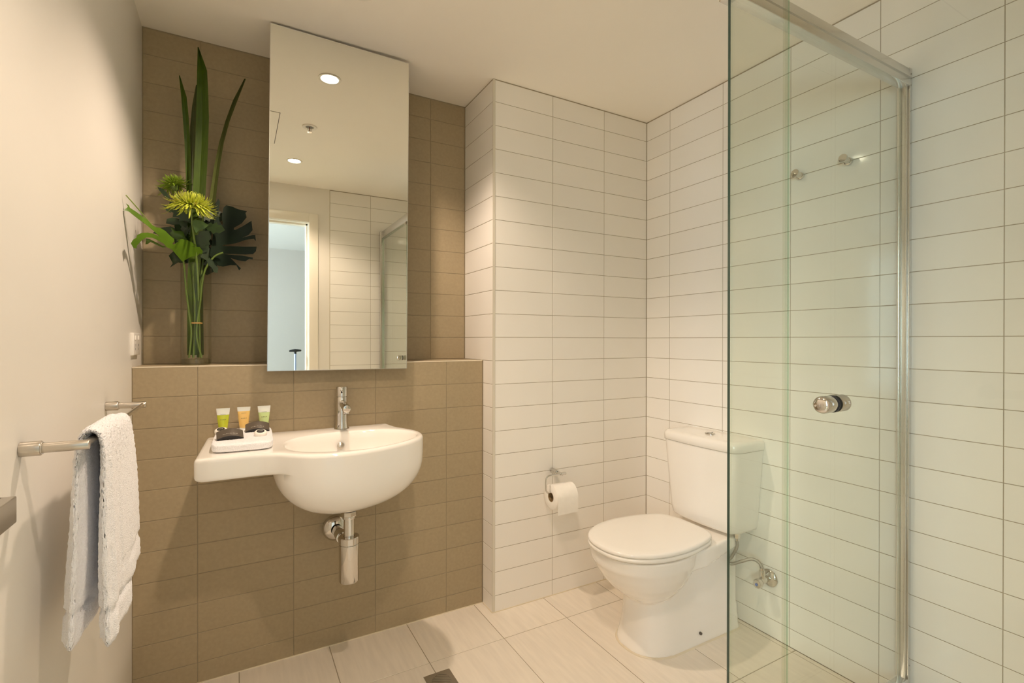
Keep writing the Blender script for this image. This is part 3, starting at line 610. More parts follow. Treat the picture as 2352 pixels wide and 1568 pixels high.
tube_bottle(-.042, 1.945, mat('lime gel', (.50, .55, .035), .25, trans=.15), .76, 'lime green toiletry tube, leftmost of the three tubes')
tube_bottle(.020, 1.948, mat('peach lotion', (.80, .52, .17), .3, trans=.15), .95, 'peach orange toiletry tube in the middle of the three')
tube_bottle(.083, 1.950, mat('mint gel', (.55, .68, .30), .25, trans=.15), .82, 'pale mint green toiletry tube, rightmost of the three tubes')

BOXM = mat('dark brown card', (.095, .076, .058), .40)
BOXE = mat('black card end', (.020, .017, .015), .5)
PRINT = mat('silver print', (.72, .68, .60), .4)
def pillow_pack(x, y, rz, tilt, label):
    """curved pillow carton: arched top and belly, lens shaped closing flap facing forward"""
    t = thing('soap_carton', (x, y, ZT), label, 'carton', 'dark pillow cartons on the face towel')
    W, D, Hh = .0365, .022, .0125; N = 16
    mt = Matrix.Translation((x, y, ZT)) @ Matrix.Rotation(rz, 4, 'Z') @ Matrix.Rotation(tilt, 4, 'X')
    def arc(y_, sag_t, sag_b):
        top = [(-W+2*W*i/N, y_, Hh*.95+sag_t*(1-(2*i/N-1)**2)) for i in range(N+1)]
        bot = [(W-2*W*i/N, y_, Hh*.75-sag_b*(1-(1-2*i/N)**2)) for i in range(N+1)]
        return top + bot
    shell = rings([arc(-D*.9, .0115, .0100), arc(0, .0125, .0100), arc(D, .0115, .0100)], False, False)
    b = obj('shell', xf(shell, mt), BOXM, t)
    lens = rings([arc(-D*.88, .0108, .0094), [(p[0]*.97, p[1]+.004, p[2]) for p in arc(-D*.86, .004, .003)]], True, True)
    obj('end_flap', xf(lens, mt), BOXE, t)
    obj('end_flap', xf(rings([arc(D*.97, .008, .008), arc(D*.99, .008, .008)]), mt), BOXE, t)
    for k in range(13):
        xx = -.0186+.0031*k; s_ = 1-(xx/W)**2; hz = Hh*.95+.0121*s_
        obj('print', xf(box(xx-.0008, xx+.0009, -.0085, -.0066-.0008*(k % 3), hz+.0001, hz+.0006), mt), PRINT, b, smooth=False)
pillow_pack(-.020, 1.780, .06, .42, 'dark brown pillow carton on the front left of the face towel')
pillow_pack(.060, 1.890, -.02, .46, 'dark brown pillow carton on the face towel, nearer the tap')
def round_soap(x, y, label, tx=0, ty=0):
    t = thing('round_soap', (x, y, ZT), label, 'soap', 'wrapped round soaps on the face towel')
    mt = Matrix.Translation((x, y, ZT)) @ Matrix.Rotation(tx, 4, 'X') @ Matrix.Rotation(ty, 4, 'Y')
    obj('wrapped_soap', xf(lathe([(.0005, 0), (.0165, .0002), (.0185, .003), (.0190, .008), (.0180, .0125), (.0150, .0150), (.0005, .0155)], seg=40), mt), mat('white soap wrapper', (.86, .81, .74), .45), t)
    lb = obj('label', xf(lathe([(.0005, .0163), (.0110, .0161), (.0116, .0150)], seg=36), mt), BOXE, t)
    for k in range(4):
        obj('print', xf(box(-.006+.0034*k, -.0040+.0034*k, -.001, .0012, .0162, .0166), mt), PRINT, lb, smooth=False)
round_soap(.066, 1.790, 'round white wrapped soap on the face towel, front right', .30)
round_soap(-.046, 1.893, 'round white wrapped soap leaning behind the front carton', .28, -.1)

# ================================================================== TOILET
TC = 1.44
def remesh(g, voxel=.006, smooth_it=8, fac=.5):
    me = bpy.data.meshes.new('tmp'); me.from_pydata([Vector(p) for p in g[0]], [], g[1]); me.update()
    bm = bmesh.new(); bm.from_mesh(me); bmesh.ops.recalc_face_normals(bm, faces=bm.faces); bm.to_mesh(me); bm.free()
    o = bpy.data.objects.new('tmp', me); COL.objects.link(o)
    r = o.modifiers.new('r', 'REMESH'); r.mode = 'VOXEL'; r.voxel_size = voxel
    s = o.modifiers.new('s', 'SMOOTH'); s.factor = fac; s.iterations = smooth_it
    dg = bpy.context.evaluated_depsgraph_get(); dg.update()
    m2 = bpy.data.meshes.new_from_object(o.evaluated_get(dg))
    out = [tuple(v.co) for v in m2.vertices], [tuple(p.vertices) for p in m2.polygons]
    bpy.data.objects.remove(o); bpy.data.meshes.remove(me); bpy.data.meshes.remove(m2)
    return out
def d_outline(xf_, xb, hw, n=40, p=2.3, nose=.18):
    """plan outline: round nose at xf_, straight sides to xb"""
    pts = []
    for i in range(n+1):
        a = -PI/2 + PI*i/n
        pts.append((xf_+nose-nose*abs(math.cos(a))**(2/p), hw*(1 if math.sin(a) > 0 else -1)*abs(math.sin(a))**(2/p)))
    return pts + [(xb, hw), (xb, -hw)]
def ell(xf_, xb, hw, n=48, p=2.2):
    c, a_ = (xf_+xb)/2, (xb-xf_)/2
    return [(c-a_*math.copysign(abs(math.cos(a))**(2/p), math.cos(a)), hw*math.copysign(abs(math.sin(a))**(2/p), math.sin(a))) for a in [2*PI*i/n for i in range(n)]]
def lev(o_, z): return [(x, TC+y, z) for x, y in o_]
ped = rings([lev(d_outline(x, 1.80, w, nose=ns), z) for z, x, w, ns in ((0, 1.301, .127, .15), (.008, 1.303, .1265, .15), (.03, 1.310, .123, .145), (.10, 1.326, .115, .135), (.20, 1.335, .110, .13), (.28, 1.34, .112, .13), (.36, 1.36, .118, .13))])
bwl = rings([lev(ell(a, b, w), z) for z, a, b, w in ((.172, 1.36, 1.44, .050), (.190, 1.322, 1.47, .086), (.212, 1.288, 1.50, .112), (.240, 1.256, 1.53, .136), (.270, 1.230, 1.555, .156), (.300, 1.210, 1.575, .169), (.325, 1.196, 1.59, .177), (.334, 1.190, 1.595, .180), (.342, 1.184, 1.60, .183), (.386, 1.181, 1.61, .184))])
deck = rings([[(x, TC-w, z0), (x, TC+w, z0), (x, TC+w, .388), (x, TC-w, .388)] for x, w, z0 in ((1.46, .165, .320), (1.56, .164, .318), (1.62, .155, .325), (1.70, .142, .335), (1.79, .135, .345))])
t = thing('toilet', (1.55, TC, 0), 'white close coupled toilet with its lid closed behind the glass screen', 'toilet')
obj('pan', remesh(join(ped, bwl, deck), .005, 6), CERAMIC, t, auto=80)
half = [(1.170, 0), (1.1725, .034), (1.182, .070), (1.202, .106), (1.236, .139), (1.286, .166), (1.35, .182), (1.42, .186), (1.49, .179), (1.555, .164), (1.605, .146), (1.636, .116), (1.650, .066), (1.654, 0)]
hs = [(p.x, p.y) for p in smooth_path([(x, y, 0) for x, y in half], 4)]
lid_o = hs + [(x, -y) for x, y in hs[-2:0:-1]]
lcx = 1.41
def ins(o_, s, dx=0): return [(lcx+(x-lcx)*s+dx, y*s) for x, y in o_]
lidr = [lev(ins(lid_o, s), z) for s, z in ((.93, .4085), (.985, .4085), (.998, .4105), (1.0, .414), (.996, .4185), (.982, .4222), (.955, .4243), (.85, .4262), (.6, .4280), (.3, .4288), (.02, .429))]
obj('lid', rings(lidr), PLASTIC, t, auto=60)
seat = [lev(ins(lid_o, s), z) for s, z in ((.70, .3915), (.985, .3915), (1.0, .3945), (1.003, .399), (.996, .404), (.98, .4065), (.70, .4065))]
obj('seat', rings([[(min(x, 1.628), y, z) for x, y, z in r] for r in seat], closed=True), PLASTIC, t, auto=60)
for s in (-1, 1):
    obj('hinge', cyl((1.640, TC+s*.075-.02, .404), (1.640, TC+s*.075+.02, .404), .011, 20, .002), PLASTIC, t)
    obj('seat_buffer', box(1.25, 1.275, TC+s*.12-.006, TC+s*.12+.006, .385, .3925), PLASTIC, t, smooth=False)
def tank(fx, hw, bulge=.014, n=22, r=.028):
    """plan of the cistern, bowed front, rounded front corners"""
    pts = [(1.8585, hw), (1.8585, -hw)]
    fr_ = []
    for i in range(n+1):
        y = -hw + 2*hw*i/n; q = abs(y)/hw
        c = 0 if abs(y) < hw-r else 1-math.sqrt(max(0, 1-((abs(y)-(hw-r))/r)**2))
        fr_.append((fx - bulge*(1-q*q) + r*c, y))
    return pts + fr_
ct = obj('cistern', rings([lev(tank(x, w, .014, r=rr), z) for z, x, w, rr in ((.402, 1.735, .150, .03), (.406, 1.722, .158, .03), (.418, 1.713, .164, .03), (.45, 1.708, .168, .028), (.60, 1.701, .180, .026), (.7365, 1.696, .1915, .024))]), CERAMIC, t, auto=60)
cl = obj('cistern_lid', rings([lev(tank(x, w, .014, r=rr), z) for z, x, w, rr in ((.7385, 1.693, .1930, .025), (.7405, 1.690, .1950, .026), (.764, 1.690, .1955, .026), (.772, 1.693, .193, .026), (.7775, 1.702, .186, .026), (.779, 1.718, .172, .026), (.7795, 1.76, .12, .02))]), CERAMIC, t, auto=60)
obj('flush_button', xf(lathe([(.0225, 0), (.0225, .004), (.020, .0062), (.0005, .0068)], seg=40), Matrix.Translation((1.772, TC-.003, .7790)) @ Matrix.Diagonal((.85, 1.0, 1, 1))), CHROME, cl)
obj('button_split', box(1.752, 1.792, TC-.0036, TC-.0028, .7852, .7862), BLACK, cl, smooth=False)
obj('screw_cap', cyl((1.571, TC-.1200, .044), (1.571, TC-.1290, .044), .0055, 16, .001), mat('dark cap', (.12, .10, .08), .4), t)
obj('floor_sealant', rings([lev(d_outline(1.2965, 1.80, .1315, nose=.15), 0), lev(d_outline(1.2975, 1.80, .1300, nose=.15), .003), lev(d_outline(1.302, 1.80, .126, nose=.15), .005)]), SILICONE, t)

# stop valve and hose
VY, VZ = 1.222, .232
t = thing('stop_valve', (XR, VY, VZ), 'chrome angle stop valve with blue dot on the right wall', 'valve')
obj('rosette', lathe([(.034, 0), (.0345, .003), (.030, .009), (.018, .013), (.016, .014)], (XR, VY, VZ), (-1, 0, 0), 40), CHROME, t)
obj('valve_body', cyl((XR-.012, VY, VZ), (XR-.062, VY, VZ), .0125, 28, .001), CHROME, t)
obj('outlet', cyl((XR-.048, VY, VZ), (XR-.048, VY, VZ+.042), .0105, 24, .001), CHROME, t)
k = obj('knob', lathe([(.009, 0), (.0165, .003), (.0185, .010), (.0185, .020), (.016, .025), (.0005, .027)], (XR-.064, VY-.002, VZ-.002), (-1, -.1, -.05), 10), CHROME, t, auto=30)
obj('blue_dot', cyl((XR-.0905, VY-.0048, VZ-.0033), (XR-.0925, VY-.0050, VZ-.0034), .0055, 20), mat('blue plastic', (.03, .12, .45), .3), k)
BRAID = mat('steel braid', (.42, .40, .36), .4, metal=.85, bump=.6, bscale=500)
hs_ = [(1.765, 1.300, .375), (1.766, 1.301, .345), (1.760, 1.320, .300), (1.752, 1.332, .280), (1.757, 1.318, .272), (1.775, 1.285, .292), (1.795, 1.255, .308), (1.808, 1.232, .300), (XR-.048, VY, .278), (XR-.048, VY, VZ+.040)]
t = thing('flexible_hose', (1.79, 1.27, VZ+.04), 'braided steel hose from stop valve to the cistern', 'hose')
obj('braid', tube(hs_, .0062, 14, 8), BRAID, t)
obj('nut', lathe([(.0125, 0), (.0125, .020), (.009, .021)], (1.765, 1.300, .383), seg=6), CHROME, t, auto=20)
obj('nut', lathe([(.0095, -.002), (.0095, .014)], (XR-.048, VY, VZ+.036), seg=12), CHROME, t, auto=20)
obj('inlet_stem', cyl((1.765, 1.300, .372), (1.765, 1.300, .406), .0075, 16), CHROME, t)

# toilet roll and its holder
t = thing('toilet_roll_holder', (1.274, YP, .579), 'chrome wire toilet roll holder on the cream tiles', 'roll holder')
obj('wall_mount', cyl((1.274, YP, .579), (1.274, YP-.042, .579), .0120, 28, .001), CHROME, t)
obj('pivot', cyl((1.274, YP-.040, .579), (1.274, YP-.080, .579), .0072, 20, .001), CHROME, t)
obj('stop_knob', cyl((1.269, YP-.072, .5795), (1.298, YP-.072, .5795), .0068, 20, .0015), CHROME, t)
yw = YP-.072
obj('wire_arm', tube([(1.285, yw, .5795), (1.222, yw, .5795), (1.204, yw, .577), (1.196, yw, .570), (1.1935, yw, .558), (1.1935, yw, .525), (1.196, yw, .512), (1.204, yw, .5045), (1.216, yw, .5035), (1.345, yw, .5035), (1.352, yw, .505)], .0042, 14, 5), CHROME, t)
t = thing('toilet_roll', (1.274, yw, .427), 'white toilet paper roll hanging on the wire holder', 'toilet paper')
xr0, xr1, zc, rr = 1.218, 1.328, .4835, .0545
yr = yw
obj('paper', lathe([(.0215, 0), (.0545-.002, 0), (.0545, .002), (.0545, xr1-xr0-.002), (.0545-.002, xr1-xr0), (.0215, xr1-xr0), (.0215, 0)], (xr0, yr, zc), (1, 0, 0), 64, cap=False), PAPER, t, auto=50)
obj('core', lathe([(.0212, 0), (.0195, 0), (.0195, xr1-xr0), (.0212, xr1-xr0), (.0212, 0)], (xr0, yr, zc), (1, 0, 0), 40, cap=False), CARD, t, auto=50)
prof = [(yr-(rr+.0006)*math.sin(a), zc+(rr+.0006)*math.cos(a)) for a in [.15+i*.12 for i in range(13)]] + [(yr-rr-.0012, zc-.012), (yr-rr-.0008, zc-.040), (yr-rr+.001, zc-.066)]
obj('loose_sheet', rings([[(xr0+.001, y, z), (xr1-.0005, y, z), (xr1-.0005, y-.0006, z+.0003), (xr0+.001, y-.0006, z+.0003)] for y, z in prof]), PAPER, t, auto=50)

# floor drain
t = thing('floor_drain', ((DR[0]+DR[1])/2, (DR[2]+DR[3])/2, -.006), 'square dark steel floor drain with round slotted grate', 'drain')
dcx, dcy = (DR[0]+DR[1])/2, (DR[2]+DR[3])/2
n = 40; sq = []
for i in range(n):
    a = 2*PI*(i+.5)/n; s = .0472/max(abs(math.cos(a)), abs(math.sin(a))); sq.append((dcx+s*math.cos(a), dcy+s*math.sin(a)))
ci = [(dcx+.036*math.cos(2*PI*(i+.5)/n), dcy+.036*math.sin(2*PI*(i+.5)/n)) for i in range(n)]
obj('frame', rings([[(x, y, -.004) for x, y in sq], [(x, y, .0008) for x, y in sq], [(x, y, .0008) for x, y in ci], [(x, y, -.004) for x, y in ci]], False, False), DARK_STEEL, t, auto=30)
obj('grate_rim', lathe([(.0355, -.004), (.0355, .0014), (.0325, .0014), (.0325, -.004)], (dcx, dcy, 0), seg=48, cap=False), DARK_STEEL, t, auto=30)
obj('sump', lathe([(.0005, -.0062), (.034, -.0062), (.034, -.004)], (dcx, dcy, 0), seg=40), BLACK, t)
dirx = Vector((R0.x, R0.y, 0))
for k in range(7):
    s_ = -.0255+.0085*k; L = math.sqrt(.0325**2-s_**2)
    mt = Matrix.Translation((dcx, dcy, 0)) @ Matrix.Rotation(math.radians(-29), 4, 'Z')
    obj('grate_bar', xf(box(-L, L, s_-.0022, s_+.0022, -.004, .001), mt), DARK_STEEL, t, smooth=False)

# power outlet in the niche corner
t = thing('power_outlet', (XL, 2.045, 1.165), 'white power outlet plate on the left wall beside the vase', 'power outlet')
pm = mat('white switch plastic', (.84, .81, .76), .3)
pl = obj('plate', box(XL-.001, XL+.009, 1.985, 2.100, 1.130, 1.203, .002), pm, t)
for yy in (2.015, 2.070):
    sw = obj('switch', box(XL+.008, XL+.0115, yy-.006, yy+.006, 1.180, 1.194, .001), pm, t)
    for s in (-1, 1): obj('socket_slot', box(XL+.0085, XL+.0092, yy+s*.006-.001, yy+s*.006+.001, 1.158, 1.167), BLACK, pl, smooth=False)
    obj('socket_slot', box(XL+.0085, XL+.0092, yy-.001, yy+.001, 1.146, 1.154), BLACK, pl, smooth=False)

# ================================================================== SHOWER SCREENS
def pane(x0, x1, y0, y1, z0, z1, along):
    """glass slab: big faces clear, narrow edges dark green"""
    v, f = box(x0, x1, y0, y1, z0, z1)
    # faces: bottom, top, -y, +y, -x, +x
    big = (2, 3) if along == 'x' else (4, 5)
    return v, f, [0 if i in big else 1 for i in range(6)]
def pane_obj(name, g, parent, edge=None):
    o_ = WL[parent]
    me = bpy.data.meshes.new(name); me.from_pydata([Vector(p)-o_ for p in g[0]], [], g[1]); me.update()
    for p, i in zip(me.polygons, g[2]): p.material_index = i
    return link(name, me, [GLASS, edge or GLASS_EDGE], parent, o_)
ZG0, ZG1 = .10, 2.00
yd = .621
kerb = struct(obj('trim_3', join(box(XB-.03, XR, YA-.03, YA+.03, 0, .080, .002), box(XB-.03, XB+.03, YR, YA-.03, 0, .080, .002)), FLOOR_TILE, smooth=False), 'low cream kerb under the glass shower screens', 'kerb')
t = thing('shower_screen', (1.43, YA, .08), 'fixed glass shower screen between toilet and shower, fixed to right wall', 'shower screen', 'glass shower screens')
pane_obj('glass_pane', pane(XB-.004, XR-.012, YA-.0035, YA+.0035, ZG0, ZG1, 'x'), t)
hr = obj('top_rail', join(box(XB-.018, XR-.022, YA-.016, YA+.016, 1.978, 2.030, .003), box(XB, XR-.022, YA-.019, YA-.015, 2.001, 2.0035)), ALU, t, auto=25)
obj('bottom_rail', box(XB-.010, XR-.022, YA-.014, YA+.014, .080, .118, .003), ALU, t, auto=25)
wp = obj('wall_channel', join(box(XR-.026, XR, YA-.006, YA+.018, .080, 2.038, .002), box(XR-.0155, XR, YA-.0105, YA-.006, .080, 2.038, .001)), ALU, t, auto=25)
obj('channel_lip', tube([(XR-.030, YA+.012, .118), (XR-.030, YA+.012, 1.98)], .0055, 16), ALU, wp)
for zz in (.155, 1.985, 2.020): obj('screw', cyl((XR-.006, YA-.0100, zz), (XR-.006, YA-.0115, zz), .0022, 12), DARK_STEEL, wp)
t = thing('shower_screen', (XB, .69, .08), 'narrow fixed glass panel at the free corner of the shower, beside the door', 'shower screen', 'glass shower screens')
pane_obj('glass_pane', pane(XB-.0035, XB+.0035, yd+.005, YA-.0036, ZG0, ZG1, 'y'), t, SEAM_CLEAR)
obj('top_rail', box(XB-.016, XB+.016, YR+.02, YA-.018, 1.978, 2.030, .003), ALU, t, auto=25)
obj('corner_bracket', box(XB-.020, XB+.012, YA-.012, YA+.018, 1.972, 2.034, .003), CHROME, t, auto=25)
obj('bottom_rail', box(XB-.012, XB+.012, YR+.02, YA-.016, .080, .112, .003), ALU, t, auto=25)
obj('wall_channel', box(XB-.022, XB+.012, YR, YR+.024, .080, 2.036, .002), ALU, t, auto=25)
obj('seal_strip', box(XB-.0045, XB+.0045, yd+.0035, yd+.0095, ZG0, 1.978, .0005), SEAL, t)
t = thing('shower_door', (XB, .30, .112), 'hinged clear glass shower door with chrome knob', 'shower door')
pane_obj('glass_pane', pane(XB-.0035, XB+.0035, YR+.030, yd, .116, 1.974, 'y'), t, SEAM_EDGE)
KY, KZ = .532, 1.058
kb = obj('knob', lathe([(.0005, .0435), (.010, .0432), (.0145, .0405), (.0165, .036), (.0165, .009), (.0155, .0075)], (XB, KY, KZ), (-1, 0, 0), 40), CHROME, t)
obj('gasket', cyl((XB-.0038, KY, KZ), (XB-.0078, KY, KZ), .0168, 36), BLACK, kb)
obj('inner_knob', lathe([(.0005, .040), (.0145, .038), (.0165, .034), (.0165, .0045)], (XB, KY, KZ), (1, 0, 0), 40), STEEL, kb)
obj('pivot_bracket', box(XB-.014, XB+.014, yd-.03, yd+.006, 1.962, 1.980, .002), CHROME, t)

# robe hooks on the right wall
def hook(y, z, label):
    t = thing('robe_hook', (XR, y, z), label, 'hook', 'chrome robe hooks on the right wall')
    obj('wall_base', cyl((XR, y, z), (XR-.012, y, z), .0130, 28, .001), CHROME, t)
    obj('stem', lathe([(.0105, .010), (.0085, .018), (.0060, .026), (.0070, .034)], (XR, y, z), (-1, 0, .12), 28), CHROME, t)
    obj('knob', lathe([(.006, .033), (.0135, .036), (.0150, .040), (.0140, .044), (.0005, .047)], (XR, y, z), (-1, 0, .12), 32), CHROME, t)
hook(.932, 1.802, 'chrome robe hook on the right wall, nearer the shower')
hook(1.099, 1.800, 'chrome robe hook on the right wall, nearer the toilet corner')

# ================================================================== TOWEL RAIL AND HAND TOWEL
RX, RZ = -.2215, 1.006
t = thing('towel_rail', (XL, 1.35, RZ), 'satin steel towel rail on the left wall', 'towel rail')
for y in (1.060, 1.643):
    obj('flange', cyl((XL, y, RZ), (XL+.026, y, RZ), .0118, 32, .001), STEEL, t)
    obj('post', cyl((XL+.024, y, RZ), (RX+.007, y, RZ), .0082, 28, .001), STEEL, t)
    obj('post_ring', cyl((XL+.0255, y, RZ), (XL+.0275, y, RZ), .0100, 28), CHROME, t)
obj('bar', cyl((RX, 1.062, RZ), (RX, 1.641, RZ), .0052, 24), STEEL, t)

def cloth_strip(path, y0f, y1f, thf, ny, nt, seed, jit, wave):
    """thick cloth swept along a path in the X-Z plane; y0f, y1f, thf give edges and half thickness along it"""
    rnd = random.Random(seed)
    P = smooth_path([(x, 0, z) for x, z in path], 16); n = len(P); rs_ = []
    S = [0]
    for i in range(1, n): S.append(S[-1]+(P[i]-P[i-1]).length)
    for k in range(n):
        d_ = (P[min(k+1, n-1)]-P[max(k-1, 0)]).normalized(); nr = Vector((d_.z, 0, -d_.x)); s = S[k]/S[-1]
        y0_, y1_, th_ = y0f(s), y1f(s), thf(s, S[k], S[-1]); r_ = []
        m_ = 2*ny+2*nt
        for i in range(m_):
            if i < ny: a, b = -1+2*i/ny, 1
            elif i < ny+nt: a, b = 1, 1-2*(i-ny)/nt
            elif i < 2*ny+nt: a, b = 1-2*(i-ny-nt)/ny, -1
            else: a, b = -1, -1+2*(i-2*ny-nt)/nt
            e = (abs(a)**9+abs(b)**2.2)**(1/4.5)   # rounded long edges
            bb = b*(1-.55*max(0, abs(a)-.86)/.14)
            y = (y0_+y1_)/2+a*(y1_-y0_)/2 + (th_*.8*math.copysign(math.sqrt(max(0, 1-b*b)), a) if abs(a) == 1 else 0)
            p = P[k] + nr*(bb*th_ + wave*math.sin(9*(y-y0_)/(y1_-y0_)+2*s+seed)*min(1, 2.2*abs(s-.5)))
            r_.append((p.x+rnd.uniform(-jit, jit), y+rnd.uniform(-jit, jit), p.z+rnd.uniform(-jit, jit)))
        rs_.append(r_)
    return rings(rs_)
def band(s, d, L):        # flat woven band near both ends
    e = min(d, L-d)
    return .66 if .050 < e < .064 else (1.0 if e > .012 else .55+.45*e/.012)
path_a = [(-.2480, .655), (-.2440, .74), (-.2405, .84), (-.2395, .93), (-.2385, .985), (-.2330, 1.013), (-.2215, 1.0225), (-.2095, 1.013), (-.2045, .985), (-.2035, .93), (-.2030, .84), (-.2015, .74), (-.1990, .648)]
path_b = [(-.2380, .690), (-.2370, .80), (-.2360, .90), (-.2350, .975), (-.2315, 1.008), (-.2215, 1.0160), (-.2110, 1.008), (-.2050, .975), (-.2000, .90), (-.1975, .80), (-.1955, .700)]
main = cloth_strip(path_a, lambda s: 1.104-.010*abs(2*s-1), lambda s: 1.290-.02*max(0, 2*s-1), lambda s, d, L: (.0062+.0070*min(1, abs(2*s-1)*1.6))*band(s, d, L), 60, 14, 3, .0011, .0030)
back = cloth_strip(path_b, lambda s: 1.165, lambda s: 1.366-.012*abs(2*s-1), lambda s, d, L: (.0050+.0060*min(1, abs(2*s-1)*1.6))*band(s, d, L), 60, 10, 5, .0011, .003)
o = obj('hand_towel', main, TERRY, auto=180)
tag(o, 'white terry hand towel draped over the towel rail', 'towel')
obj('folded_layer', back, TERRY, o, auto=180)

# ================================================================== VASE AND FLOWERS
VX, VYY, VR = -.129, 2.105, .0475
ZV = ZLEDGE + .0009
t = thing('glass_vase', (VX, VYY, ZV), 'tall clear glass cylinder vase on the tiled ledge', 'vase')
obj('vase_wall', lathe([(VR, 0), (VR, .360), (VR-.0012, .3612), (VR-.0025, .360), (VR-.0025, .022)], (VX, VYY, ZV), seg=64, cap=False), CLEAR, t)
obj('vase_base', lathe([(VR-.0032, .0006), (VR-.003, .020), (VR-.012, .0215), (.0005, .0215)], (VX, VYY, ZV), seg=64), CLEAR_THICK, t)
o = obj('rubber_band', lathe([(.0185+.0010*math.cos(a), .0030*math.sin(a)) for a in [2*PI*i/10 for i in range(11)]], (VX, VYY, 1.240), seg=40, cap=False), mat('tan rubber', (.45, .26, .07), .5))
tag(o, 'tan rubber band tying the flower stems inside the vase', 'rubber band')

FLAX = mat('flax leaf green', (.052, .092, .006), .38, noise=.25, nscale=14, stretch=(30, 30, 1.5))
FLAX_P = mat('pale flax green', (.085, .100, .026), .4, noise=.15, nscale=14, stretch=(30, 30, 1.5))
STEM = mat('stem green', (.13, .20, .035), .4, noise=.15, nscale=25)
MONM = mat('dark monstera green', (.005, .015, .005), .45, noise=.25, nscale=20, spec=.25)
PHM = mat('fresh leaf green', (.078, .155, .008), .36, noise=.18, nscale=18)
DKL = mat('deep leaf green', (.016, .036, .008), .45, noise=.3, nscale=30)
PETAL = mat('yellow green petal', (.50, .56, .055), .45, noise=.12, nscale=60, trans=.08)
PETAL2 = mat('green petal', (.26, .40, .030), .45, noise=.12, nscale=60, trans=.08)

def blade_geo(b):
    l, m, r = b; k = .0009
    n = len(l)
    v = list(l)+list(m)+list(r)+[(x, y+k, z) for x, y, z in l]+[(x, y+k, z) for x, y, z in m]+[(x, y+k, z) for x, y, z in r]
    f = []
    for i in range(n-1):
        for s in (0, 1):
            a, c = s*n+i, (s+1)*n+i
            f += [(a, c, c+1, a+1), (a+3*n, a+1+3*n, c+1+3*n, c+3*n)]
        f += [(i, i+1, i+1+3*n, i+3*n), (2*n+i, 2*n+i+1, 5*n+i+1, 5*n+i)]
    f += [(0, n, 4*n, 3*n), (n, 2*n, 5*n, 4*n), (n-1, 2*n-1, 5*n-1, 4*n-1), (2*n-1, 3*n-1, 6*n-1, 5*n-1)]
    return v, f
for b, m_, lab in zip(BLADES, (FLAX, FLAX, FLAX_P, FLAX_P), ('tallest broad upright flax leaf in the middle of the vase', 'narrow upright flax leaf on the left of the tallest one', 'slender flax leaf arching to the right towards the mirror', 'short dark flax leaf hidden behind the tallest one')):
    tag(obj('flax_leaf', blade_geo(b), m_), lab, 'leaf', 'flax leaves in the vase')

def bloom(cx, cy, cz, R, tilt, n=190, seed=1, droop=1.0):
    rnd = random.Random(seed); v, f = [], []
    mt = Matrix.Translation((cx, cy, cz)) @ tilt
    for i in range(n):
        q = (i+.5)/n; al = math.radians(8+ (104*droop)*q**.75 + rnd.uniform(-6, 6)); ph = i*2.39996+rnd.uniform(-.2, .2)
        L = R*(.62+.42*q)*rnd.uniform(.88, 1.1); K = 8; w = R*.030*rnd.uniform(.8, 1.25)
        p = Vector((0, 0, 0)); ps = []; a_ = al*.45
        for k in range(K+1):
            u = k/K
            a_ = al*(.50+.85*min(u/.65, 1)) if u < .65 else al*1.35-(u-.65)/.35*math.radians(95)*(1.1-.4*q)
            dirv = Vector((math.sin(a_)*math.cos(ph), math.sin(a_)*math.sin(ph), math.cos(a_)))
            ps.append((p.copy(), dirv)); p = p+dirv*(L/K)
        side = Vector((-math.sin(ph), math.cos(ph), 0))
        o_ = len(v)
        for k, (pp, dv) in enumerate(ps):
            u = k/K; ww = w*(.6+.7*math.sin(PI*min(u*1.1, 1)))*(1 if k < K else .45); up = side.cross(dv)
            for c in (pp-side*ww, pp+up*ww*.55, pp+side*ww): v.append(tuple(mt @ c))
        for k in range(K):
            a, b = o_+3*k, o_+3*k+3
            f += [(a, a+1, b+1, b), (a+1, a+2, b+2, b+1), (a+2, a, b, b+2)]
    return v, f
def mum(cx, cy, cz, R, tilt, stem_pts, m_, seed, label, leaves, droop=1.0, n=190, extra=0, zr=(1.46, 1.6)):
    t = thing('chrysanthemum', (VX, VYY, ZV+.022), label, 'flower', 'green chrysanthemums in the vase')
    obj('bloom', bloom(cx, cy, cz, R, tilt, n, seed, droop), m_, t)
    obj('calyx', lathe([(.003, -.014), (.010, -.008), (.014, .002), (.008, .008)], (cx, cy, cz), tilt @ Vector((0, 0, 1)), 16), STEM, t)
    obj('stem', tube(stem_pts, .0036, 10, 6), STEM, t)
    rl = random.Random(seed*3)
    for i in range(extra):      # ovate lobed leaves up the stem
        a = rl.uniform(0, 2*PI); hh = rl.uniform(*zr); L = rl.uniform(.05, .085)
        o0 = Vector((VX+rl.uniform(-.03, .03), 2.115+rl.uniform(-.02, .03), hh)); dv = Vector((math.cos(a), .45*math.sin(a)+.15, rl.uniform(-.25, .75))).normalized()
        sv = dv.cross(Vector((rl.uniform(-.4, .4), -1, rl.uniform(-.3, .3)))).normalized()
        ol = []
        for u, w in ((0, .02), (.12, .12), (.25, .30), (.33, .20), (.5, .36), (.6, .22), (.76, .26), (.9, .12), (1, 0)): ol.append(o0+dv*L*u+sv*L*w)
        for u, w in ((.9, .12), (.76, .26), (.6, .22), (.5, .36), (.33, .20), (.25, .30), (.12, .12), (0, .02)): ol.append(o0+dv*L*u-sv*L*w)
        obj('leaf', sheet(ol), DKL, t, auto=30)
    for i in leaves: obj('leaf', sheet(SMALL[i]), DKL if i not in (0, 1) else mat('leaf green', (.05, .105, .015), .4, noise=.2, nscale=30), t)
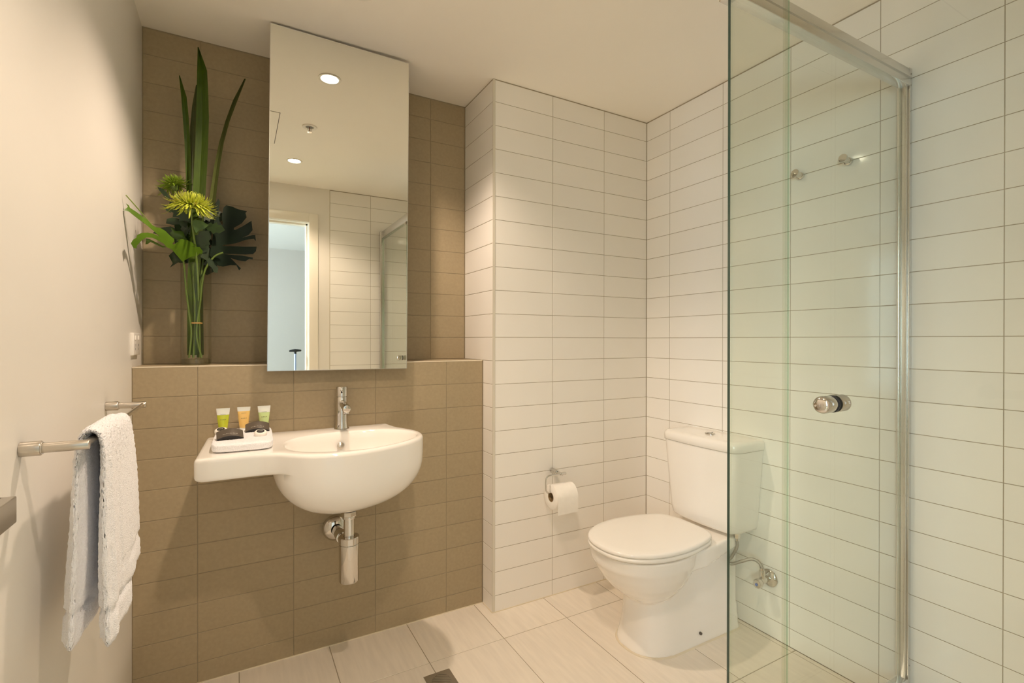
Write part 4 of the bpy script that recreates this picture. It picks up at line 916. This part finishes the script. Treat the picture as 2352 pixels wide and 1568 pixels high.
mum(-.139, 2.03, 1.630, .096, Matrix.Rotation(.22, 4, 'X') @ Matrix.Rotation(.08, 4, 'Y'), [(-.139, 2.033, 1.625), (-.136, 2.05, 1.58), (-.128, 2.085, 1.48), (-.122, 2.10, 1.36), (-.120, 2.11, 1.24), (-.118, 2.115, 1.116)], PETAL, 5,
    'large yellow green chrysanthemum at the front of the vase', (1, 3, 9, 11, 7), 1.0, 220, 16, (1.45, 1.59))
mum(-.196, 2.145, 1.728, .068, Matrix.Rotation(-.35, 4, 'Y') @ Matrix.Rotation(-.1, 4, 'X'), [(-.196, 2.145, 1.720), (-.180, 2.14, 1.64), (-.150, 2.125, 1.50), (-.136, 2.11, 1.36), (-.133, 2.108, 1.24), (-.138, 2.106, 1.116)], PETAL2, 9,
    'smaller green chrysanthemum at the back left of the vase', (2, 4, 5), .95, 150, 14, (1.47, 1.66))
mum(-.090, 2.155, 1.655, .042, Matrix.Rotation(-.3, 4, 'X'), [(-.090, 2.155, 1.65), (-.100, 2.14, 1.55), (-.116, 2.125, 1.40), (-.123, 2.118, 1.24), (-.125, 2.125, 1.116)], PETAL2, 13,
    'half hidden green chrysanthemum behind the flax leaves', (8,), 1.0, 80)

t = thing('monstera_leaf', (VX, VYY, ZV+.022), 'dark green monstera leaf with deep cuts, right side of vase', 'leaf')
obj('leaf_blade', sheet(MON, .0010), MONM, t, auto=35)
obj('stalk', tube([(-.045, 2.098, 1.50), (-.075, 2.10, 1.48), (-.105, 2.10, 1.42), (-.118, 2.10, 1.30), (-.128, 2.10, 1.20), (-.112, 2.098, 1.116)], .0034, 10, 6), STEM, t)
t = thing('philodendron_leaf', (VX, VYY, ZV+.022), 'bright green lobed leaf reaching left over the ledge towards the wall', 'leaf')
pb = obj('leaf_blade', sheet(PHIL, .0010), PHM, t, auto=35)
obj('midrib', tube([(-.1700, 2.048, 1.470), (-.205, 1.995, 1.510), (-.237, 1.95, 1.545), (-.268, 1.895, 1.585), (-.2905, 1.852, 1.612)], .0016, 8, 5), mat('pale rib', (.22, .30, .06), .4), pb)
obj('side_lobe', sheet(PHILB, .0010), PHM, t, auto=180)
obj('stalk', tube([(-.166, 2.055, 1.474), (-.163, 2.075, 1.44), (-.158, 2.08, 1.36), (-.148, 2.09, 1.26), (-.143, 2.095, 1.20), (-.150, 2.095, 1.116)], .0030, 10, 6), STEM, t)
for i, lab in ((0, 'small mid green leaf beside the bright lobed leaf'), (6, 'small dark leaf hanging over the left rim of the vase'), (10, 'dark filler leaf low in the middle of the bouquet')):
    tag(obj('filler_leaf', sheet(SMALL[i]), DKL if i else mat('leaf green', (.05, .105, .015), .4), smooth=True, auto=180), lab, 'leaf', 'filler leaves in the bouquet')

# ================================================================== SUITCASE IN THE BEDROOM (its handle shows in the mirror)
SX, SY = .556, -2.0
t = thing('suitcase', (SX, SY, -.004), 'wheeled suitcase with raised pale blue pole and black grip, in the bedroom', 'suitcase')
CASE = mat('grey blue case', (.16, .20, .27), .45)
obj('case_body', box(SX-.19, SX+.19, SY-.14, SY+.10, .035, .62, .03), CASE, t)
for sx in (-.15, .15):
    obj('wheel', cyl((SX+sx-.012, SY, .021), (SX+sx+.012, SY, .021), .025, 20, .003), BLACK, t)
obj('pole', cyl((SX, SY, .60), (SX, SY, 1.035), .012, 20), mat('pale blue pole', (.45, .55, .80), .3, metal=.2), t)
obj('grip', rings([[(SX+x, SY+.016*h*math.cos(a), 1.062+dz+.014*h*math.sin(a)) for a in [2*PI*i/14 for i in range(14)]] for x, h, dz in ((-.062, .35, -.002), (-.058, .7, -.001), (-.03, .95, .003), (0, 1.2, .004), (.03, .95, .005), (.058, .7, .004), (.062, .35, .004))]), BLACK, t)
obj('grip_neck', lathe([(.0135, 1.028), (.0125, 1.040), (.017, 1.060)], (SX, SY, 0), seg=20), BLACK, t)
